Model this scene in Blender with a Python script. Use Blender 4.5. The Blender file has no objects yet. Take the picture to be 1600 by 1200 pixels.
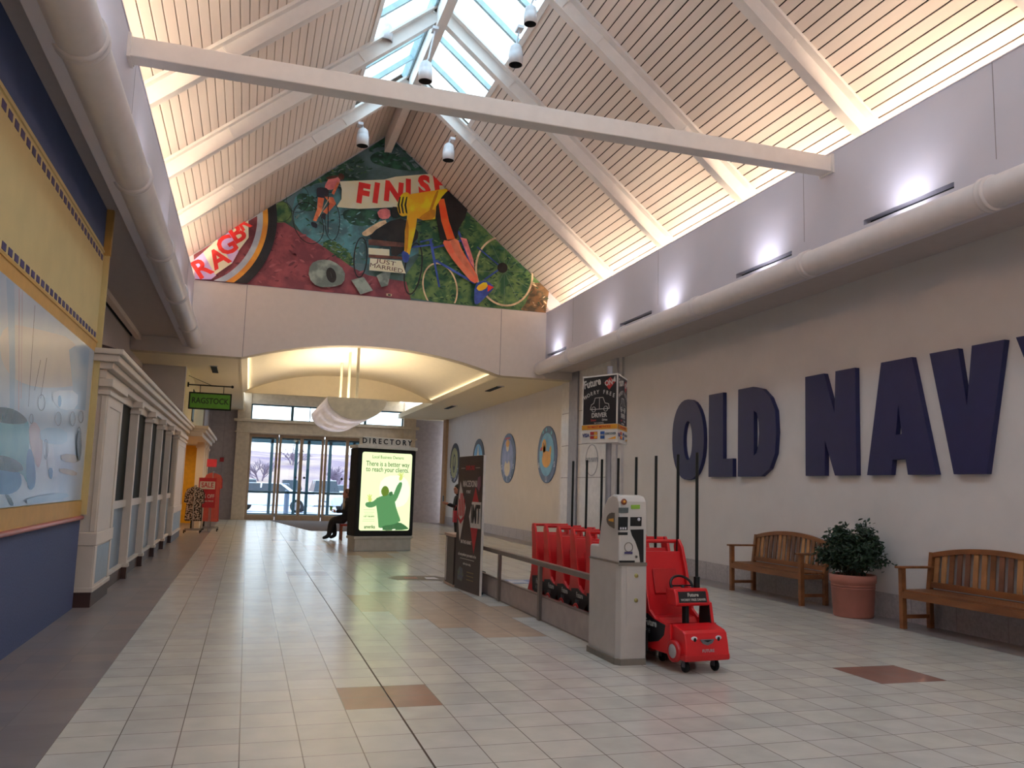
import bpy, bmesh, math, random
import numpy as np
from mathutils import Vector, Matrix
random.seed(7)
PI = math.pi
sc = bpy.context.scene
col = sc.collection

# ------------------------------------------------------------------ camera
H = 1.40                                   # eye height
F_PX = 1313.1
R = np.array([[0.95385848, 0.06475163, 0.29319145],
              [-0.29885325, 0.11044577, 0.94788631],
              [0.02899543, -0.99177062, 0.12470087]])      # rows: world X, Y, Z in lens axes (right, down, forward)
CAM = np.array([0.0, 0.0, H])
cam = bpy.data.cameras.new('camera')
cam.sensor_width = 36.0
cam.lens = 36.0 * F_PX / 1600.0
cam.clip_start = 0.05
cam.clip_end = 600
camo = bpy.data.objects.new('camera', cam)
col.objects.link(camo)
rt, up, fw = R[:, 0], -R[:, 1], R[:, 2]
camo.matrix_world = Matrix(((rt[0], up[0], -fw[0], 0), (rt[1], up[1], -fw[1], 0), (rt[2], up[2], -fw[2], H), (0, 0, 0, 1)))
sc.camera = camo

# ------------------------------------------------------------------ colour, world, light
sc.view_settings.view_transform = 'Standard'
sc.view_settings.look = 'None'
sc.view_settings.exposure = 0.70
sc.view_settings.gamma = 1.0
sc.view_settings.use_curve_mapping = False
try:
    sc.cycles.use_denoising = True
    sc.cycles.max_bounces = 8
    sc.cycles.diffuse_bounces = 5
    sc.cycles.sample_clamp_indirect = 6.0
except Exception:
    pass

world = bpy.data.worlds.new('overcast_sky')
sc.world = world
world.use_nodes = True
wn = world.node_tree
for n in list(wn.nodes): wn.nodes.remove(n)
wo = wn.nodes.new('ShaderNodeOutputWorld')
wb = wn.nodes.new('ShaderNodeBackground')
wt = wn.nodes.new('ShaderNodeTexCoord')
wz = wn.nodes.new('ShaderNodeTexNoise'); wz.inputs['Scale'].default_value = 1.6
wr = wn.nodes.new('ShaderNodeValToRGB')
wr.color_ramp.elements[0].position = 0.35; wr.color_ramp.elements[0].color = (0.62, 0.82, 1.0, 1)
wr.color_ramp.elements[1].position = 0.6; wr.color_ramp.elements[1].color = (0.93, 0.97, 1.0, 1)
wn.links.new(wt.outputs['Generated'], wz.inputs['Vector'])
wn.links.new(wz.outputs['Fac'], wr.inputs['Fac'])
wn.links.new(wr.outputs['Color'], wb.inputs['Color'])
wn.links.new(wb.outputs['Background'], wo.inputs['Surface'])
wb.inputs['Strength'].default_value = 2.3


def area(name, loc, rot, sx, sy, power, color, portal=False):
    l = bpy.data.lights.new(name, 'AREA')
    l.shape = 'RECTANGLE'; l.size = sx; l.size_y = sy
    l.energy = power; l.color = color
    if portal: l.cycles.is_portal = True
    o = bpy.data.objects.new(name, l)
    o.location = loc; o.rotation_euler = rot
    col.objects.link(o)
    return o


# daylight portals under the skylight and at the doors (they only guide the sky's own light)
area('skylight_portal', (3.25, 5.0, 9.45), (0, math.radians(40), 0), 1.4, 22, 1, (1, 1, 1), True)
area('skylight_portal', (2.05, 5.0, 9.45), (0, math.radians(-40), 0), 1.4, 22, 1, (1, 1, 1), True)
area('door_portal', (2.9, 34.2, 2.1), (math.radians(-90), 0, 0), 6.2, 4.4, 1, (1, 1, 1), True)

WARM = (1.0, 0.82, 0.58)
COVE_P = 38.0
for k in range(10):                        # cove lamps standing in the trough behind each fascia, one per bay
    y = 17.3 - 2.6 * k
    area('cove_lamp', (7.28, y, 5.12), (0, math.radians(180 - 34), 0), 0.12, 2.3, COVE_P, WARM)
    area('cove_lamp', (-1.98, y, 5.12), (0, math.radians(180 + 34), 0), 0.12, 2.3, COVE_P, WARM)
UPL = 12.0
for y in (18.13, 15.33, 12.59, 9.81, 7.14, 4.4, 1.7, -1.0):   # small uplights standing on the pipe against the fascia
    for X, s in ((6.55, 1), (-1.25, -1)):
        l = bpy.data.lights.new('fascia_uplight', 'SPOT')
        l.energy = UPL if s > 0 else UPL * 0.8
        l.color = (0.86, 0.88, 1.0); l.spot_size = math.radians(140); l.spot_blend = 1.0; l.shadow_soft_size = 0.03
        o = bpy.data.objects.new('fascia_uplight', l)
        o.location = (X - 0.2 * s, y, 4.52)
        d = Vector((0.8 * s, 0, 1.0))
        o.rotation_euler = d.to_track_quat('-Z', 'Y').to_euler()
        col.objects.link(o)
# ceiling lamps of the entrance vault (cove strips on both springings)
area('vault_lamp', (-0.15, 22.9, 4.16), (0, math.radians(180 + 30), 0), 0.1, 7.0, 5, (1.0, 0.8, 0.5))
area('vault_lamp', (5.45, 22.9, 4.16), (0, math.radians(180 - 30), 0), 0.1, 7.0, 5, (1.0, 0.8, 0.5))
# unseen fill light added behind the viewpoint to brighten the hall
area('hall_fill', (2.65, -3.5, 6.2), (math.radians(40), 0, 0), 5.0, 2.0, 70, (1.0, 0.92, 0.85))

# ------------------------------------------------------------------ helpers


def ray(x, y):
    return R @ np.array([(x - 800) / F_PX, (y - 600) / F_PX, 1.0])


def at(ax, val, x, y):
    """point of the plane ax=val that was measured at photograph coordinates x, y"""
    d = ray(x, y); i = 'XYZ'.index(ax)
    return tuple(float(c) for c in CAM + d * (val - CAM[i]) / d[i])


def lin(c):
    return tuple(((v / 255.0) / 12.92 if v / 255.0 <= 0.04045 else (((v / 255.0) + 0.055) / 1.055) ** 2.4) for v in c)


MATS = {}


def mat(name, rgb, rough=0.6, metal=0.0, var=0.06, scale=8.0, bump=0.0, emit=0.0, rgb2=None, spec=0.5, stretch=(1, 1, 1), coat=0.0, thr=(0.35, 0.65)):
    if name in MATS: return MATS[name]
    m = bpy.data.materials.new(name); m.use_nodes = True
    nt = m.node_tree; b = nt.nodes['Principled BSDF']
    c = lin(rgb)
    c2 = lin(rgb2) if rgb2 else tuple(max(0, v * (1 - var * 2.2)) for v in c)
    tc = nt.nodes.new('ShaderNodeTexCoord'); mp = nt.nodes.new('ShaderNodeMapping')
    mp.inputs['Scale'].default_value = stretch
    no = nt.nodes.new('ShaderNodeTexNoise'); no.inputs['Scale'].default_value = scale; no.inputs['Detail'].default_value = 4
    cr = nt.nodes.new('ShaderNodeValToRGB')
    cr.color_ramp.elements[0].position = thr[0]; cr.color_ramp.elements[1].position = thr[1]
    cr.color_ramp.elements[0].color = (*c2, 1); cr.color_ramp.elements[1].color = (*c, 1)
    nt.links.new(tc.outputs['Object'], mp.inputs['Vector']); nt.links.new(mp.outputs['Vector'], no.inputs['Vector'])
    nt.links.new(no.outputs['Fac'], cr.inputs['Fac']); nt.links.new(cr.outputs['Color'], b.inputs['Base Color'])
    b.inputs['Roughness'].default_value = rough; b.inputs['Metallic'].default_value = metal
    b.inputs['Specular IOR Level'].default_value = spec
    if coat: b.inputs['Coat Weight'].default_value = coat; b.inputs['Coat Roughness'].default_value = 0.08
    if bump:
        bp = nt.nodes.new('ShaderNodeBump'); bp.inputs['Strength'].default_value = bump; bp.inputs['Distance'].default_value = 0.01
        nt.links.new(no.outputs['Fac'], bp.inputs['Height']); nt.links.new(bp.outputs['Normal'], b.inputs['Normal'])
    if emit:
        nt.links.new(cr.outputs['Color'], b.inputs['Emission Color']); b.inputs['Emission Strength'].default_value = emit
    MATS[name] = m
    return m


def glass_mat(name, tint, refl=0.08, rough=0.02):
    m = bpy.data.materials.new(name); m.use_nodes = True
    nt = m.node_tree
    for n in list(nt.nodes): nt.nodes.remove(n)
    o = nt.nodes.new('ShaderNodeOutputMaterial'); mx = nt.nodes.new('ShaderNodeMixShader')
    tr = nt.nodes.new('ShaderNodeBsdfTransparent'); gl = nt.nodes.new('ShaderNodeBsdfGlossy')
    fc = nt.nodes.new('ShaderNodeLayerWeight'); fc.inputs['Blend'].default_value = 0.5
    pw = nt.nodes.new('ShaderNodeMath'); pw.operation = 'POWER'; pw.inputs[1].default_value = 4.0
    lw = nt.nodes.new('ShaderNodeMath'); lw.operation = 'MULTIPLY_ADD'; lw.inputs[1].default_value = 0.7; lw.inputs[2].default_value = 0.05
    nt.links.new(fc.outputs['Facing'], pw.inputs[0]); nt.links.new(pw.outputs[0], lw.inputs[0])
    tr.inputs['Color'].default_value = (*tint, 1); gl.inputs['Roughness'].default_value = rough
    nt.links.new(lw.outputs[0], mx.inputs['Fac']); nt.links.new(tr.outputs['BSDF'], mx.inputs[1]); nt.links.new(gl.outputs['BSDF'], mx.inputs[2])
    nt.links.new(mx.outputs['Shader'], o.inputs['Surface'])
    MATS[name] = m
    return m


class MB:
    def __init__(s): s.v = []; s.f = []; s.m = []; s.mats = []; s.smooth = []

    def mi(s, m):
        if m not in s.mats: s.mats.append(m)
        return s.mats.index(m)

    def add(s, vs, fs, m, smooth=False):
        b = len(s.v); s.v += [tuple(v) for v in vs]; i = s.mi(m)
        for f in fs: s.f.append([b + k for k in f]); s.m.append(i); s.smooth.append(smooth)
        return s

    def box(s, x0, x1, y0, y1, z0, z1, m):
        x0, x1 = min(x0, x1), max(x0, x1); y0, y1 = min(y0, y1), max(y0, y1); z0, z1 = min(z0, z1), max(z0, z1)
        vs = [(x0, y0, z0), (x1, y0, z0), (x1, y1, z0), (x0, y1, z0), (x0, y0, z1), (x1, y0, z1), (x1, y1, z1), (x0, y1, z1)]
        return s.add(vs, [(0, 3, 2, 1), (4, 5, 6, 7), (0, 1, 5, 4), (1, 2, 6, 5), (2, 3, 7, 6), (3, 0, 4, 7)], m)

    def bar(s, p, q, w, d, m, upv=(0, 0, 1)):
        """box along p->q: w across, d along upv"""
        p, q = Vector(p), Vector(q); t = (q - p).normalized(); u = Vector(upv)
        r = t.cross(u).normalized(); u = r.cross(t).normalized()
        vs = []
        for a in (p, q):
            for i, j in ((-1, -1), (1, -1), (1, 1), (-1, 1)): vs.append(a + r * (i * w / 2) + u * (j * d / 2))
        return s.add(vs, [(0, 1, 2, 3), (7, 6, 5, 4), (0, 4, 5, 1), (1, 5, 6, 2), (2, 6, 7, 3), (3, 7, 4, 0)], m)

    def prism(s, poly, ax, a, b, m, smooth=False):
        """poly: list of 2D points in the two other axes (cyclic order xyz without ax)"""
        def P(u, v, w): return {'X': (w, u, v), 'Y': (u, w, v), 'Z': (u, v, w)}[ax]
        n = len(poly); vs = [P(u, v, a) for u, v in poly] + [P(u, v, b) for u, v in poly]
        fs = [tuple(range(n))[::-1], tuple(range(n, 2 * n))] + [(i, (i + 1) % n, n + (i + 1) % n, n + i) for i in range(n)]
        bb = len(s.v); s.add(vs, fs, m, False)
        if smooth:
            for k in range(len(s.smooth) - n, len(s.smooth)): s.smooth[k] = True
        return s

    def tube(s, pts, r, m, seg=12, cap=True, closed=False):
        pts = [Vector(p) for p in pts]; n = len(pts); rs = r if isinstance(r, (list, tuple)) else [r] * n
        vs = []; prev = None
        for i, p in enumerate(pts):
            if closed: t = (pts[(i + 1) % n] - pts[i - 1]).normalized()
            else: t = (pts[min(i + 1, n - 1)] - pts[max(i - 1, 0)]).normalized()
            a = prev if prev is not None else (Vector((0, 0, 1)) if abs(t.z) < 0.9 else Vector((1, 0, 0)))
            a = (a - t * a.dot(t)).normalized(); prev = a; b = t.cross(a)
            for k in range(seg):
                th = 2 * PI * k / seg; vs.append(p + (a * math.cos(th) + b * math.sin(th)) * rs[i])
        fs = []
        rng = n if closed else n - 1
        for i in range(rng):
            j = (i + 1) % n
            for k in range(seg): fs.append((i * seg + k, i * seg + (k + 1) % seg, j * seg + (k + 1) % seg, j * seg + k))
        s.add(vs, fs, m, True)
        if cap and not closed: s.add(vs[:seg], [tuple(range(seg))[::-1]], m); s.add(vs[-seg:], [tuple(range(seg))], m)
        return s

    def lathe(s, prof, c, m, seg=24, ax='Z', smooth=True):
        vs = []; n = len(prof)
        for k in range(seg):
            th = 2 * PI * k / seg; ct, st = math.cos(th), math.sin(th)
            for r_, h in prof:
                o = {'Z': (r_ * ct, r_ * st, h), 'X': (h, r_ * ct, r_ * st), 'Y': (r_ * ct, h, r_ * st)}[ax]
                vs.append((c[0] + o[0], c[1] + o[1], c[2] + o[2]))
        fs = []
        for k in range(seg):
            k2 = (k + 1) % seg
            for i in range(n - 1): fs.append((k * n + i, k2 * n + i, k2 * n + i + 1, k * n + i + 1))
        return s.add(vs, fs, m, smooth)

    def ball(s, c, r, m, seg=14, rings=8, sq=(1, 1, 1)):
        prof = [(math.sin(PI * i / rings), -math.cos(PI * i / rings)) for i in range(rings + 1)]
        vs = []; n = len(prof)
        for k in range(seg):
            th = 2 * PI * k / seg
            for a, h in prof: vs.append((c[0] + r * sq[0] * a * math.cos(th), c[1] + r * sq[1] * a * math.sin(th), c[2] + r * sq[2] * h))
        fs = [(k * n + i, ((k + 1) % seg) * n + i, ((k + 1) % seg) * n + i + 1, k * n + i + 1) for k in range(seg) for i in range(n - 1)]
        return s.add(vs, fs, m, True)

    def text(s, body, org, u, v, size, m, ext=0.002, bold=0.0, xs=1.0, align='CENTER', ay='CENTER'):
        cu = bpy.data.curves.new('lettering', 'FONT'); cu.body = body; cu.size = size; cu.extrude = ext; cu.offset = bold * size
        cu.align_x = align; cu.align_y = ay; cu.resolution_u = 3
        ob = bpy.data.objects.new('lettering', cu); col.objects.link(ob)
        bpy.context.view_layer.update()
        dg = bpy.context.evaluated_depsgraph_get()
        me = ob.evaluated_get(dg).to_mesh()
        u = Vector(u).normalized(); v = Vector(v); v = (v - u * v.dot(u)).normalized(); w = u.cross(v); org = Vector(org)
        vs = [org + u * (p.co.x * xs) + v * p.co.y + w * p.co.z for p in me.vertices]
        s.add(vs, [tuple(f.vertices) for f in me.polygons], m)
        ob.evaluated_get(dg).to_mesh_clear()
        bpy.data.objects.remove(ob); bpy.data.curves.remove(cu)
        return s

    def rot(s, ang, c=(0, 0)):
        ca, sa = math.cos(ang), math.sin(ang)
        s.v = [(c[0] + (x - c[0]) * ca - (y - c[1]) * sa, c[1] + (x - c[0]) * sa + (y - c[1]) * ca, z) for x, y, z in s.v]
        return s

    def build(s, name, parent=None, label=None, cat=None, group=None, kind=None, bevel=0.0, fix=True, mods=None):
        me = bpy.data.meshes.new(name); me.from_pydata(s.v, [], s.f)
        for m in s.mats: me.materials.append(m)
        for i, p in enumerate(me.polygons): p.material_index = s.m[i]; p.use_smooth = s.smooth[i]
        if fix:
            bm = bmesh.new(); bm.from_mesh(me); bmesh.ops.recalc_face_normals(bm, faces=bm.faces); bm.to_mesh(me); bm.free()
        me.update()
        o = bpy.data.objects.new(name, me); col.objects.link(o)
        if parent: o.parent = parent
        tag(o, label, cat, group, kind)
        if bevel:
            b = o.modifiers.new('edge', 'BEVEL'); b.width = bevel; b.segments = 2; b.limit_method = 'ANGLE'; b.angle_limit = math.radians(40)
        return o


from mathutils.geometry import tessellate_polygon


def tess(pts):
    return [tuple(t_) for t_ in tessellate_polygon([[Vector((p[0], p[1], 0)) for p in pts]])]


def tag(o, label=None, cat=None, group=None, kind=None):
    if label: o['label'] = label
    if cat: o['category'] = cat
    if group: o['group'] = group
    if kind: o['kind'] = kind
    return o


def thing(name, label, cat, loc=(0, 0, 0), rz=0.0, group=None):
    o = bpy.data.objects.new(name, None); o.empty_display_size = 0.1
    o.location = loc; o.rotation_euler = (0, 0, rz); col.objects.link(o)
    return tag(o, label, cat, group)


def copy_tree(o, label=None, loc=None, rz=None, parent=None):
    c = o.copy(); col.objects.link(c)
    if parent: c.parent = parent
    if label: c['label'] = label
    if loc is not None: c.location = loc
    if rz is not None: c.rotation_euler = (0, 0, rz)
    for ch in [k for k in bpy.data.objects if k.parent == o]: copy_tree(ch, parent=c)
    return c


def S(name, mb, **k): return mb.build(name, kind='structure', **k)


# ------------------------------------------------------------------ materials
M_wall = mat('cream_wall_paint', (214, 208, 208), 0.7, var=0.02, scale=3)
M_fascia = mat('white_fascia_paint', (210, 204, 214), 0.6, var=0.015, scale=2)
M_gable = mat('gable_paint', (232, 220, 212), 0.65, var=0.015)
M_soffit = mat('soffit_paint', (192, 180, 178), 0.75, var=0.02)
M_board = mat('blush_roof_boards', (242, 224, 212), 0.55, var=0.03, scale=3, stretch=(1, 0.1, 1))
M_dark = mat('dark_gap', (70, 48, 34), 0.8)
M_beam = mat('white_beam_paint', (236, 226, 220), 0.5, var=0.02)
M_pipe = mat('white_pipe_paint', (220, 210, 210), 0.4, var=0.02)
M_black = mat('black_gloss', (14, 14, 15), 0.35)
M_blackm = mat('black_matt', (20, 20, 22), 0.8)
M_stone = mat('grey_stone_base', (180, 172, 176), 0.5, var=0.1, scale=30)
M_vault = mat('vault_plaster', (240, 226, 196), 0.75, var=0.015)
M_seam = mat('panel_seam', (150, 140, 142), 0.8)
M_glass = glass_mat('window_glass', (0.9, 0.96, 1.0))
M_skyglass = glass_mat('skylight_glass', (0.86, 0.96, 1.0))
M_skyfr = mat('skylight_frame_paint', (190, 218, 226), 0.4)

# ================================================================== STRUCTURE
XL, XF, XR = -1.37, 6.70, 7.50
ZS, ZT = 4.27, 5.70                # soffit and fascia top
YG, YB = 18.98, -7.0
XM, ZA, SL = 2.65, 9.64, 0.83
YD = 33.4                          # door wall

# ---- floor: square tiles as faces with their own material
TX, TY = 0.314, 0.295


def tile_mat(name, rgb, rough=0.24):
    m = mat(name, rgb, rough, var=0.05, scale=5)
    nt = m.node_tree; b = nt.nodes['Principled BSDF']
    cr = [n for n in nt.nodes if n.type == 'VALTORGB'][0]
    tc = [n for n in nt.nodes if n.type == 'TEX_COORD'][0]
    mp = nt.nodes.new('ShaderNodeMapping'); mp.inputs['Location'].default_value = (0.89, -5.535 + 40 * TY, 0)
    br = nt.nodes.new('ShaderNodeTexBrick'); br.offset = 0; br.squash = 1
    br.inputs['Scale'].default_value = 1; br.inputs['Brick Width'].default_value = TX; br.inputs['Row Height'].default_value = TY
    br.inputs['Mortar Size'].default_value = 0.0035; br.inputs['Mortar Smooth'].default_value = 0.3
    mx = nt.nodes.new('ShaderNodeMixRGB'); mx.inputs['Color2'].default_value = (*lin((120, 110, 104)), 1)
    nt.links.new(tc.outputs['Object'], mp.inputs['Vector']); nt.links.new(mp.outputs['Vector'], br.inputs['Vector'])
    nt.links.new(br.outputs['Fac'], mx.inputs['Fac']); nt.links.new(cr.outputs['Color'], mx.inputs['Color1'])
    nt.links.new(mx.outputs['Color'], b.inputs['Base Color'])
    return m


T_l = [tile_mat('light_floor_tile_%s' % n, c) for n, c in (('a', (202, 197, 190)), ('b', (197, 192, 184)), ('c', (206, 200, 190)))]
T_d = [tile_mat('taupe_border_tile_%s' % n, c, 0.32) for n, c in (('a', (140, 129, 127)), ('b', (131, 121, 120)), ('c', (144, 129, 123)))]
T_r = tile_mat('terracotta_floor_tile', (150, 108, 96))
T_p = tile_mat('sand_floor_tile', (192, 168, 148))


def inpoly(x, y, P):
    c = False
    for i in range(len(P)):
        (x1, y1), (x2, y2) = P[i], P[i - 1]
        if (y1 > y) != (y2 > y) and x < (x2 - x1) * (y - y1) / (y2 - y1) + x1: c = not c
    return c


fl = MB()
sand = [(1.2, 10.1), (1.4, 11.2), (2.2, 11.6), (2.9, 11.2), (3.1, 9.2), (2.75, 7.9), (2.3, 8.0), (1.75, 9.2)]
x = -0.89 - TX * 9
xs = []
while x < 8.6: xs.append(x); x += TX
ys = [5.535 + TY * k for k in range(-43, 96)]
for i in range(len(xs) - 1):
    for j in range(len(ys) - 1):
        cx, cy = xs[i] + TX / 2, ys[j] + TY / 2
        k = random.randrange(3)
        m = T_l[k]
        if cx < -0.89 or cx > 7.02: m = T_d[k]
        elif inpoly(cx, cy, sand) or inpoly(cx, cy - 8.9, sand): m = T_p
        rx = round((xs[i] + 0.89) / TX)
        for (a, b0) in ((5, 5.535), (5, 5.535 + TY * 27), (5, 5.535 + TY * 54), (18, 5.535), (18, 5.535 + TY * 27)):
            if rx in (a, a + 1) and -0.01 < ys[j] - b0 < TY * 1.5: m = T_r
        fl.add([(xs[i], ys[j], 0), (xs[i + 1], ys[j], 0), (xs[i + 1], ys[j + 1], 0), (xs[i], ys[j + 1], 0)], [(0, 1, 2, 3)], m)
fl.box(0.995, 1.003, YB, 26, 0.0, 0.0012, M_dark)
fl.box(xs[0], xs[-1], ys[0], ys[-1], -0.3, -0.01, M_dark)
S('floor', fl, fix=False)

# ---- right wall, its stone base, fascia, soffit
w = MB(); w.box(XR, XR + 0.25, YB, 33.0, 0, ZS + 0.02, M_wall); S('wall_right', w)
w = MB(); w.box(XR - 0.02, XR + 0.01, YB, 33.0, 0.0, 0.29, M_stone)
for k in range(60):
    y = YB + k * 0.66
    if y < 33: w.box(XR - 0.022, XR - 0.019, y, y + 0.006, 0.0, 0.29, M_seam)
S('baseboard_right', w, bevel=0.0)


def fascia(X, s, name):
    f = MB()
    # slot openings are real gaps: strips above and below, solid pieces between
    f.box(X, X + 0.12 * s, YB, YG, ZS - 0.04, 4.59, M_fascia)
    f.box(X, X + 0.12 * s, YB, YG, 4.655, ZT, M_fascia)
    slots = [(18.86, 17.58), (14.7, 13.35), (10.61, 9.27), (7.9, 6.57), (3.9, 2.57), (0.0, -1.3)]
    yy = YG
    for a, b in slots:
        f.box(X, X + 0.12 * s, a, yy, 4.59, 4.655, M_fascia); yy = b
        f.box(X + 0.10 * s, X + 0.13 * s, b, a, 4.575, 4.67, M_blackm)
    f.box(X, X + 0.12 * s, YB, yy, 4.59, 4.655, M_fascia)
    for y in (17.2, 13.1, 9.0, 6.05, 4.9):
        f.box(X - 0.002 * s, X + 0.002 * s, y, y + 0.008, ZS, 4.5, M_seam); f.box(X - 0.0015 * s, X + 0.002 * s, y, y + 0.008, 4.7, ZT, M_seam)
    f.box(X - 0.012 * s, X + 0.13 * s, YB, YG, ZT - 0.012, ZT, M_fascia)
    # trough floor and outer wall behind the fascia
    f.box(X + 0.12 * s, X + 1.0 * s, YB, YG, 4.9, 4.98, M_fascia)
    f.box(X + 0.95 * s, X + 1.05 * s, YB, YG, 4.3, 6.1, M_board)
    return S(name, f)


fascia(XF, 1, 'trim_fascia_right')
fascia(XL, -1, 'trim_fascia_left')
w = MB(); w.box(XF + 0.06, XR + 0.3, YB, YG + 0.2, ZS, ZS + 0.1, M_soffit); S('ceiling_soffit_right', w)
w = MB(); w.box(XL - 0.06, -3.4, YB, YG + 0.2, 4.40, 4.5, M_soffit); S('ceiling_soffit_left', w)

# ---- roof boards
rb = MB()
n_sl = Vector((SL, 0, 1)).normalized()
length = math.hypot(1, SL)
SKY = 1.15                         # half width of the skylight
SKY0 = 15.95                       # skylight ends at this rafter


def roofp(d, s, off=0.0):
    """point at horizontal distance d from the ridge, offset off along the normal (outwards)"""
    nx, nz = SL * s / length, 1 / length
    return (XM + s * d + nx * off, ZA - SL * d + nz * off)


pitch = 0.107
for s in (1, -1):
    d = 0.0; k = 0
    while d < 5.0:
        d1 = d + pitch - 0.013
        y_hi = SKY0 if d < SKY - 0.01 else YB
        a, b = roofp(d, s), roofp(d1, s); a2, b2 = roofp(d, s, 0.03), roofp(d1, s, 0.03)
        rb.prism([a, b, b2, a2], 'Y', y_hi, YG + 0.02, M_board)
        d += pitch
    for (d0, d1, y0) in ((0, 5.0, SKY0), (SKY, 5.0, YB)):
        a, b = roofp(d0, s, 0.035), roofp(d1, s, 0.035); a2, b2 = roofp(d0, s, 0.12), roofp(d1, s, 0.12)
        rb.prism([a, b, b2, a2], 'Y', y0, YG + 0.3, M_dark)
S('ceiling_roof_boards', rb, fix=True)

# skylight: glazing with its frame
sk = MB()
gl = MB()
for s in (1, -1):
    a, b = roofp(0.0, s, 0.07), roofp(SKY + 0.03, s, 0.07); a2, b2 = roofp(0.0, s, 0.08), roofp(SKY + 0.03, s, 0.08)
    gl.prism([a, b, b2, a2], 'Y', YB, SKY0, M_skyglass)
    # curb along the lower edge, ridge bar
    a, b = roofp(SKY - 0.01, s, -0.02), roofp(SKY + 0.06, s, -0.02); a2, b2 = roofp(SKY - 0.01, s, 0.13), roofp(SKY + 0.06, s, 0.13)
    sk.prism([a, b, b2, a2], 'Y', YB, SKY0, M_beam)
    a, b = roofp(0.0, s, -0.03), roofp(0.16, s, -0.03); a2, b2 = roofp(0.0, s, 0.1), roofp(0.16, s, 0.1)
    sk.prism([a, b, b2, a2], 'Y', YB, SKY0, M_skyfr)
    y = 15.95 - 2.6 / 3
    i = 1
    while y > YB:
        if i % 3:
            p, q = roofp(0.05, s, 0.03), roofp(SKY, s, 0.03)
            sk.bar((p[0], y, p[1]), (q[0], y, q[1]), 0.06, 0.09, M_skyfr)
        y -= 2.6 / 3; i += 1
S('window_1', sk)
o = S('window_2', gl)

# ---- gable wall with its arch
def arch_z(x, spring=4.08, apex=4.54, x0=-0.28, x1=5.55):
    if x <= x0 or x >= x1: return spring
    t = (x - x0) / (x1 - x0)
    u = abs(2 * t - 1)
    return spring + (apex - spring) * (1 - u ** 2.1) if u < 0.999 else spring


g = MB()
xs_ = [XL - 1.2] + [XL + (XF - XL) * i / 60 for i in range(61)] + [XR + 0.3]
for y, m in ((YG, M_fascia), (YG + 0.32, M_fascia)):
    pass
n = len(xs_)
vs = []
for x in xs_:
    top = 5.69
    vs += [(x, YG, arch_z(x)), (x, YG, top), (x, YG + 0.32, arch_z(x)), (x, YG + 0.32, top)]
fs_front = [(4 * i, 4 * i + 4, 4 * i + 5, 4 * i + 1) for i in range(n - 1)]
fs_back = [(4 * i + 2, 4 * i + 3, 4 * i + 7, 4 * i + 6) for i in range(n - 1)]
fs_low = [(4 * i, 4 * i + 2, 4 * i + 6, 4 * i + 4) for i in range(n - 1)]
g.add(vs, fs_front, M_gable); g.add(vs, fs_back, M_fascia); g.add(vs, fs_low, mat('arch_underside', (212, 196, 170), 0.7))
g.prism([(XL - 1.2, 5.69), (XR + 0.3, 5.69), (XR + 0.3, 6.2), (XM, ZA + 0.25), (XL - 1.2, 6.2)], 'Y', YG + 0.02, YG + 0.32, M_fascia)
for x in (-0.28, 5.55):
    g.box(x, x + 0.012, YG - 0.002, YG + 0.001, arch_z(x) + 0.01, 5.68, M_seam)
S('wall_gable', g, fix=False)

# ---- beyond the arch: side soffits, vault, tympanum, door wall, side walls
VY0, VY1 = YG + 0.32, 26.7
v = MB()
N = 40


def vz(x):
    t = (x + 0.3) / 5.9; u = abs(2 * t - 1)
    return 4.1 + 0.68 * (1 - u ** 2.3)


pts = [-0.3 + 5.9 * i / N for i in range(N + 1)]
v.add([(x, VY0, vz(x) + 0.0) for x in pts] + [(x, VY1, vz(x)) for x in pts], [(i, i + 1, N + 2 + i, N + 1 + i) for i in range(N)], M_vault, True)
v.add([(x, VY0, vz(x) + 0.08) for x in pts] + [(x, VY1, vz(x) + 0.08) for x in pts], [(i, i + 1, N + 2 + i, N + 1 + i) for i in range(N)], M_vault, True)
v.box(-3.4, -0.3, VY0 - 0.0, YD, 4.09, 4.44, M_vault)
v.box(5.6, XR + 1.5, VY0 - 0.0, YD, 4.09, 4.27, M_vault)
v.box(-0.34, -0.3, VY0, VY1, 4.08, 4.16, M_vault); v.box(5.6, 5.64, VY0, VY1, 4.08, 4.16, M_vault)
v.box(-0.3, 5.6, VY1 + 0.06, YD, 4.74, 4.82, M_vault)
S('ceiling_vault', v, fix=False)
v = MB()
v.add([(x, VY1, 4.11) for x in pts] + [(x, VY1, vz(x) + 0.1) for x in pts], [(i, i + 1, N + 2 + i, N + 1 + i) for i in range(N)], M_vault)
v.add([(x, VY1 + 0.06, 4.11) for x in pts] + [(x, VY1 + 0.06, vz(x) + 0.1) for x in pts], [(i, i + 1, N + 2 + i, N + 1 + i) for i in range(N)], M_vault)
v.box(-0.3, 5.6, VY1, VY1 + 0.06, 4.10, 4.112, M_vault)
S('wall_tympanum', v, fix=False)

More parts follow.
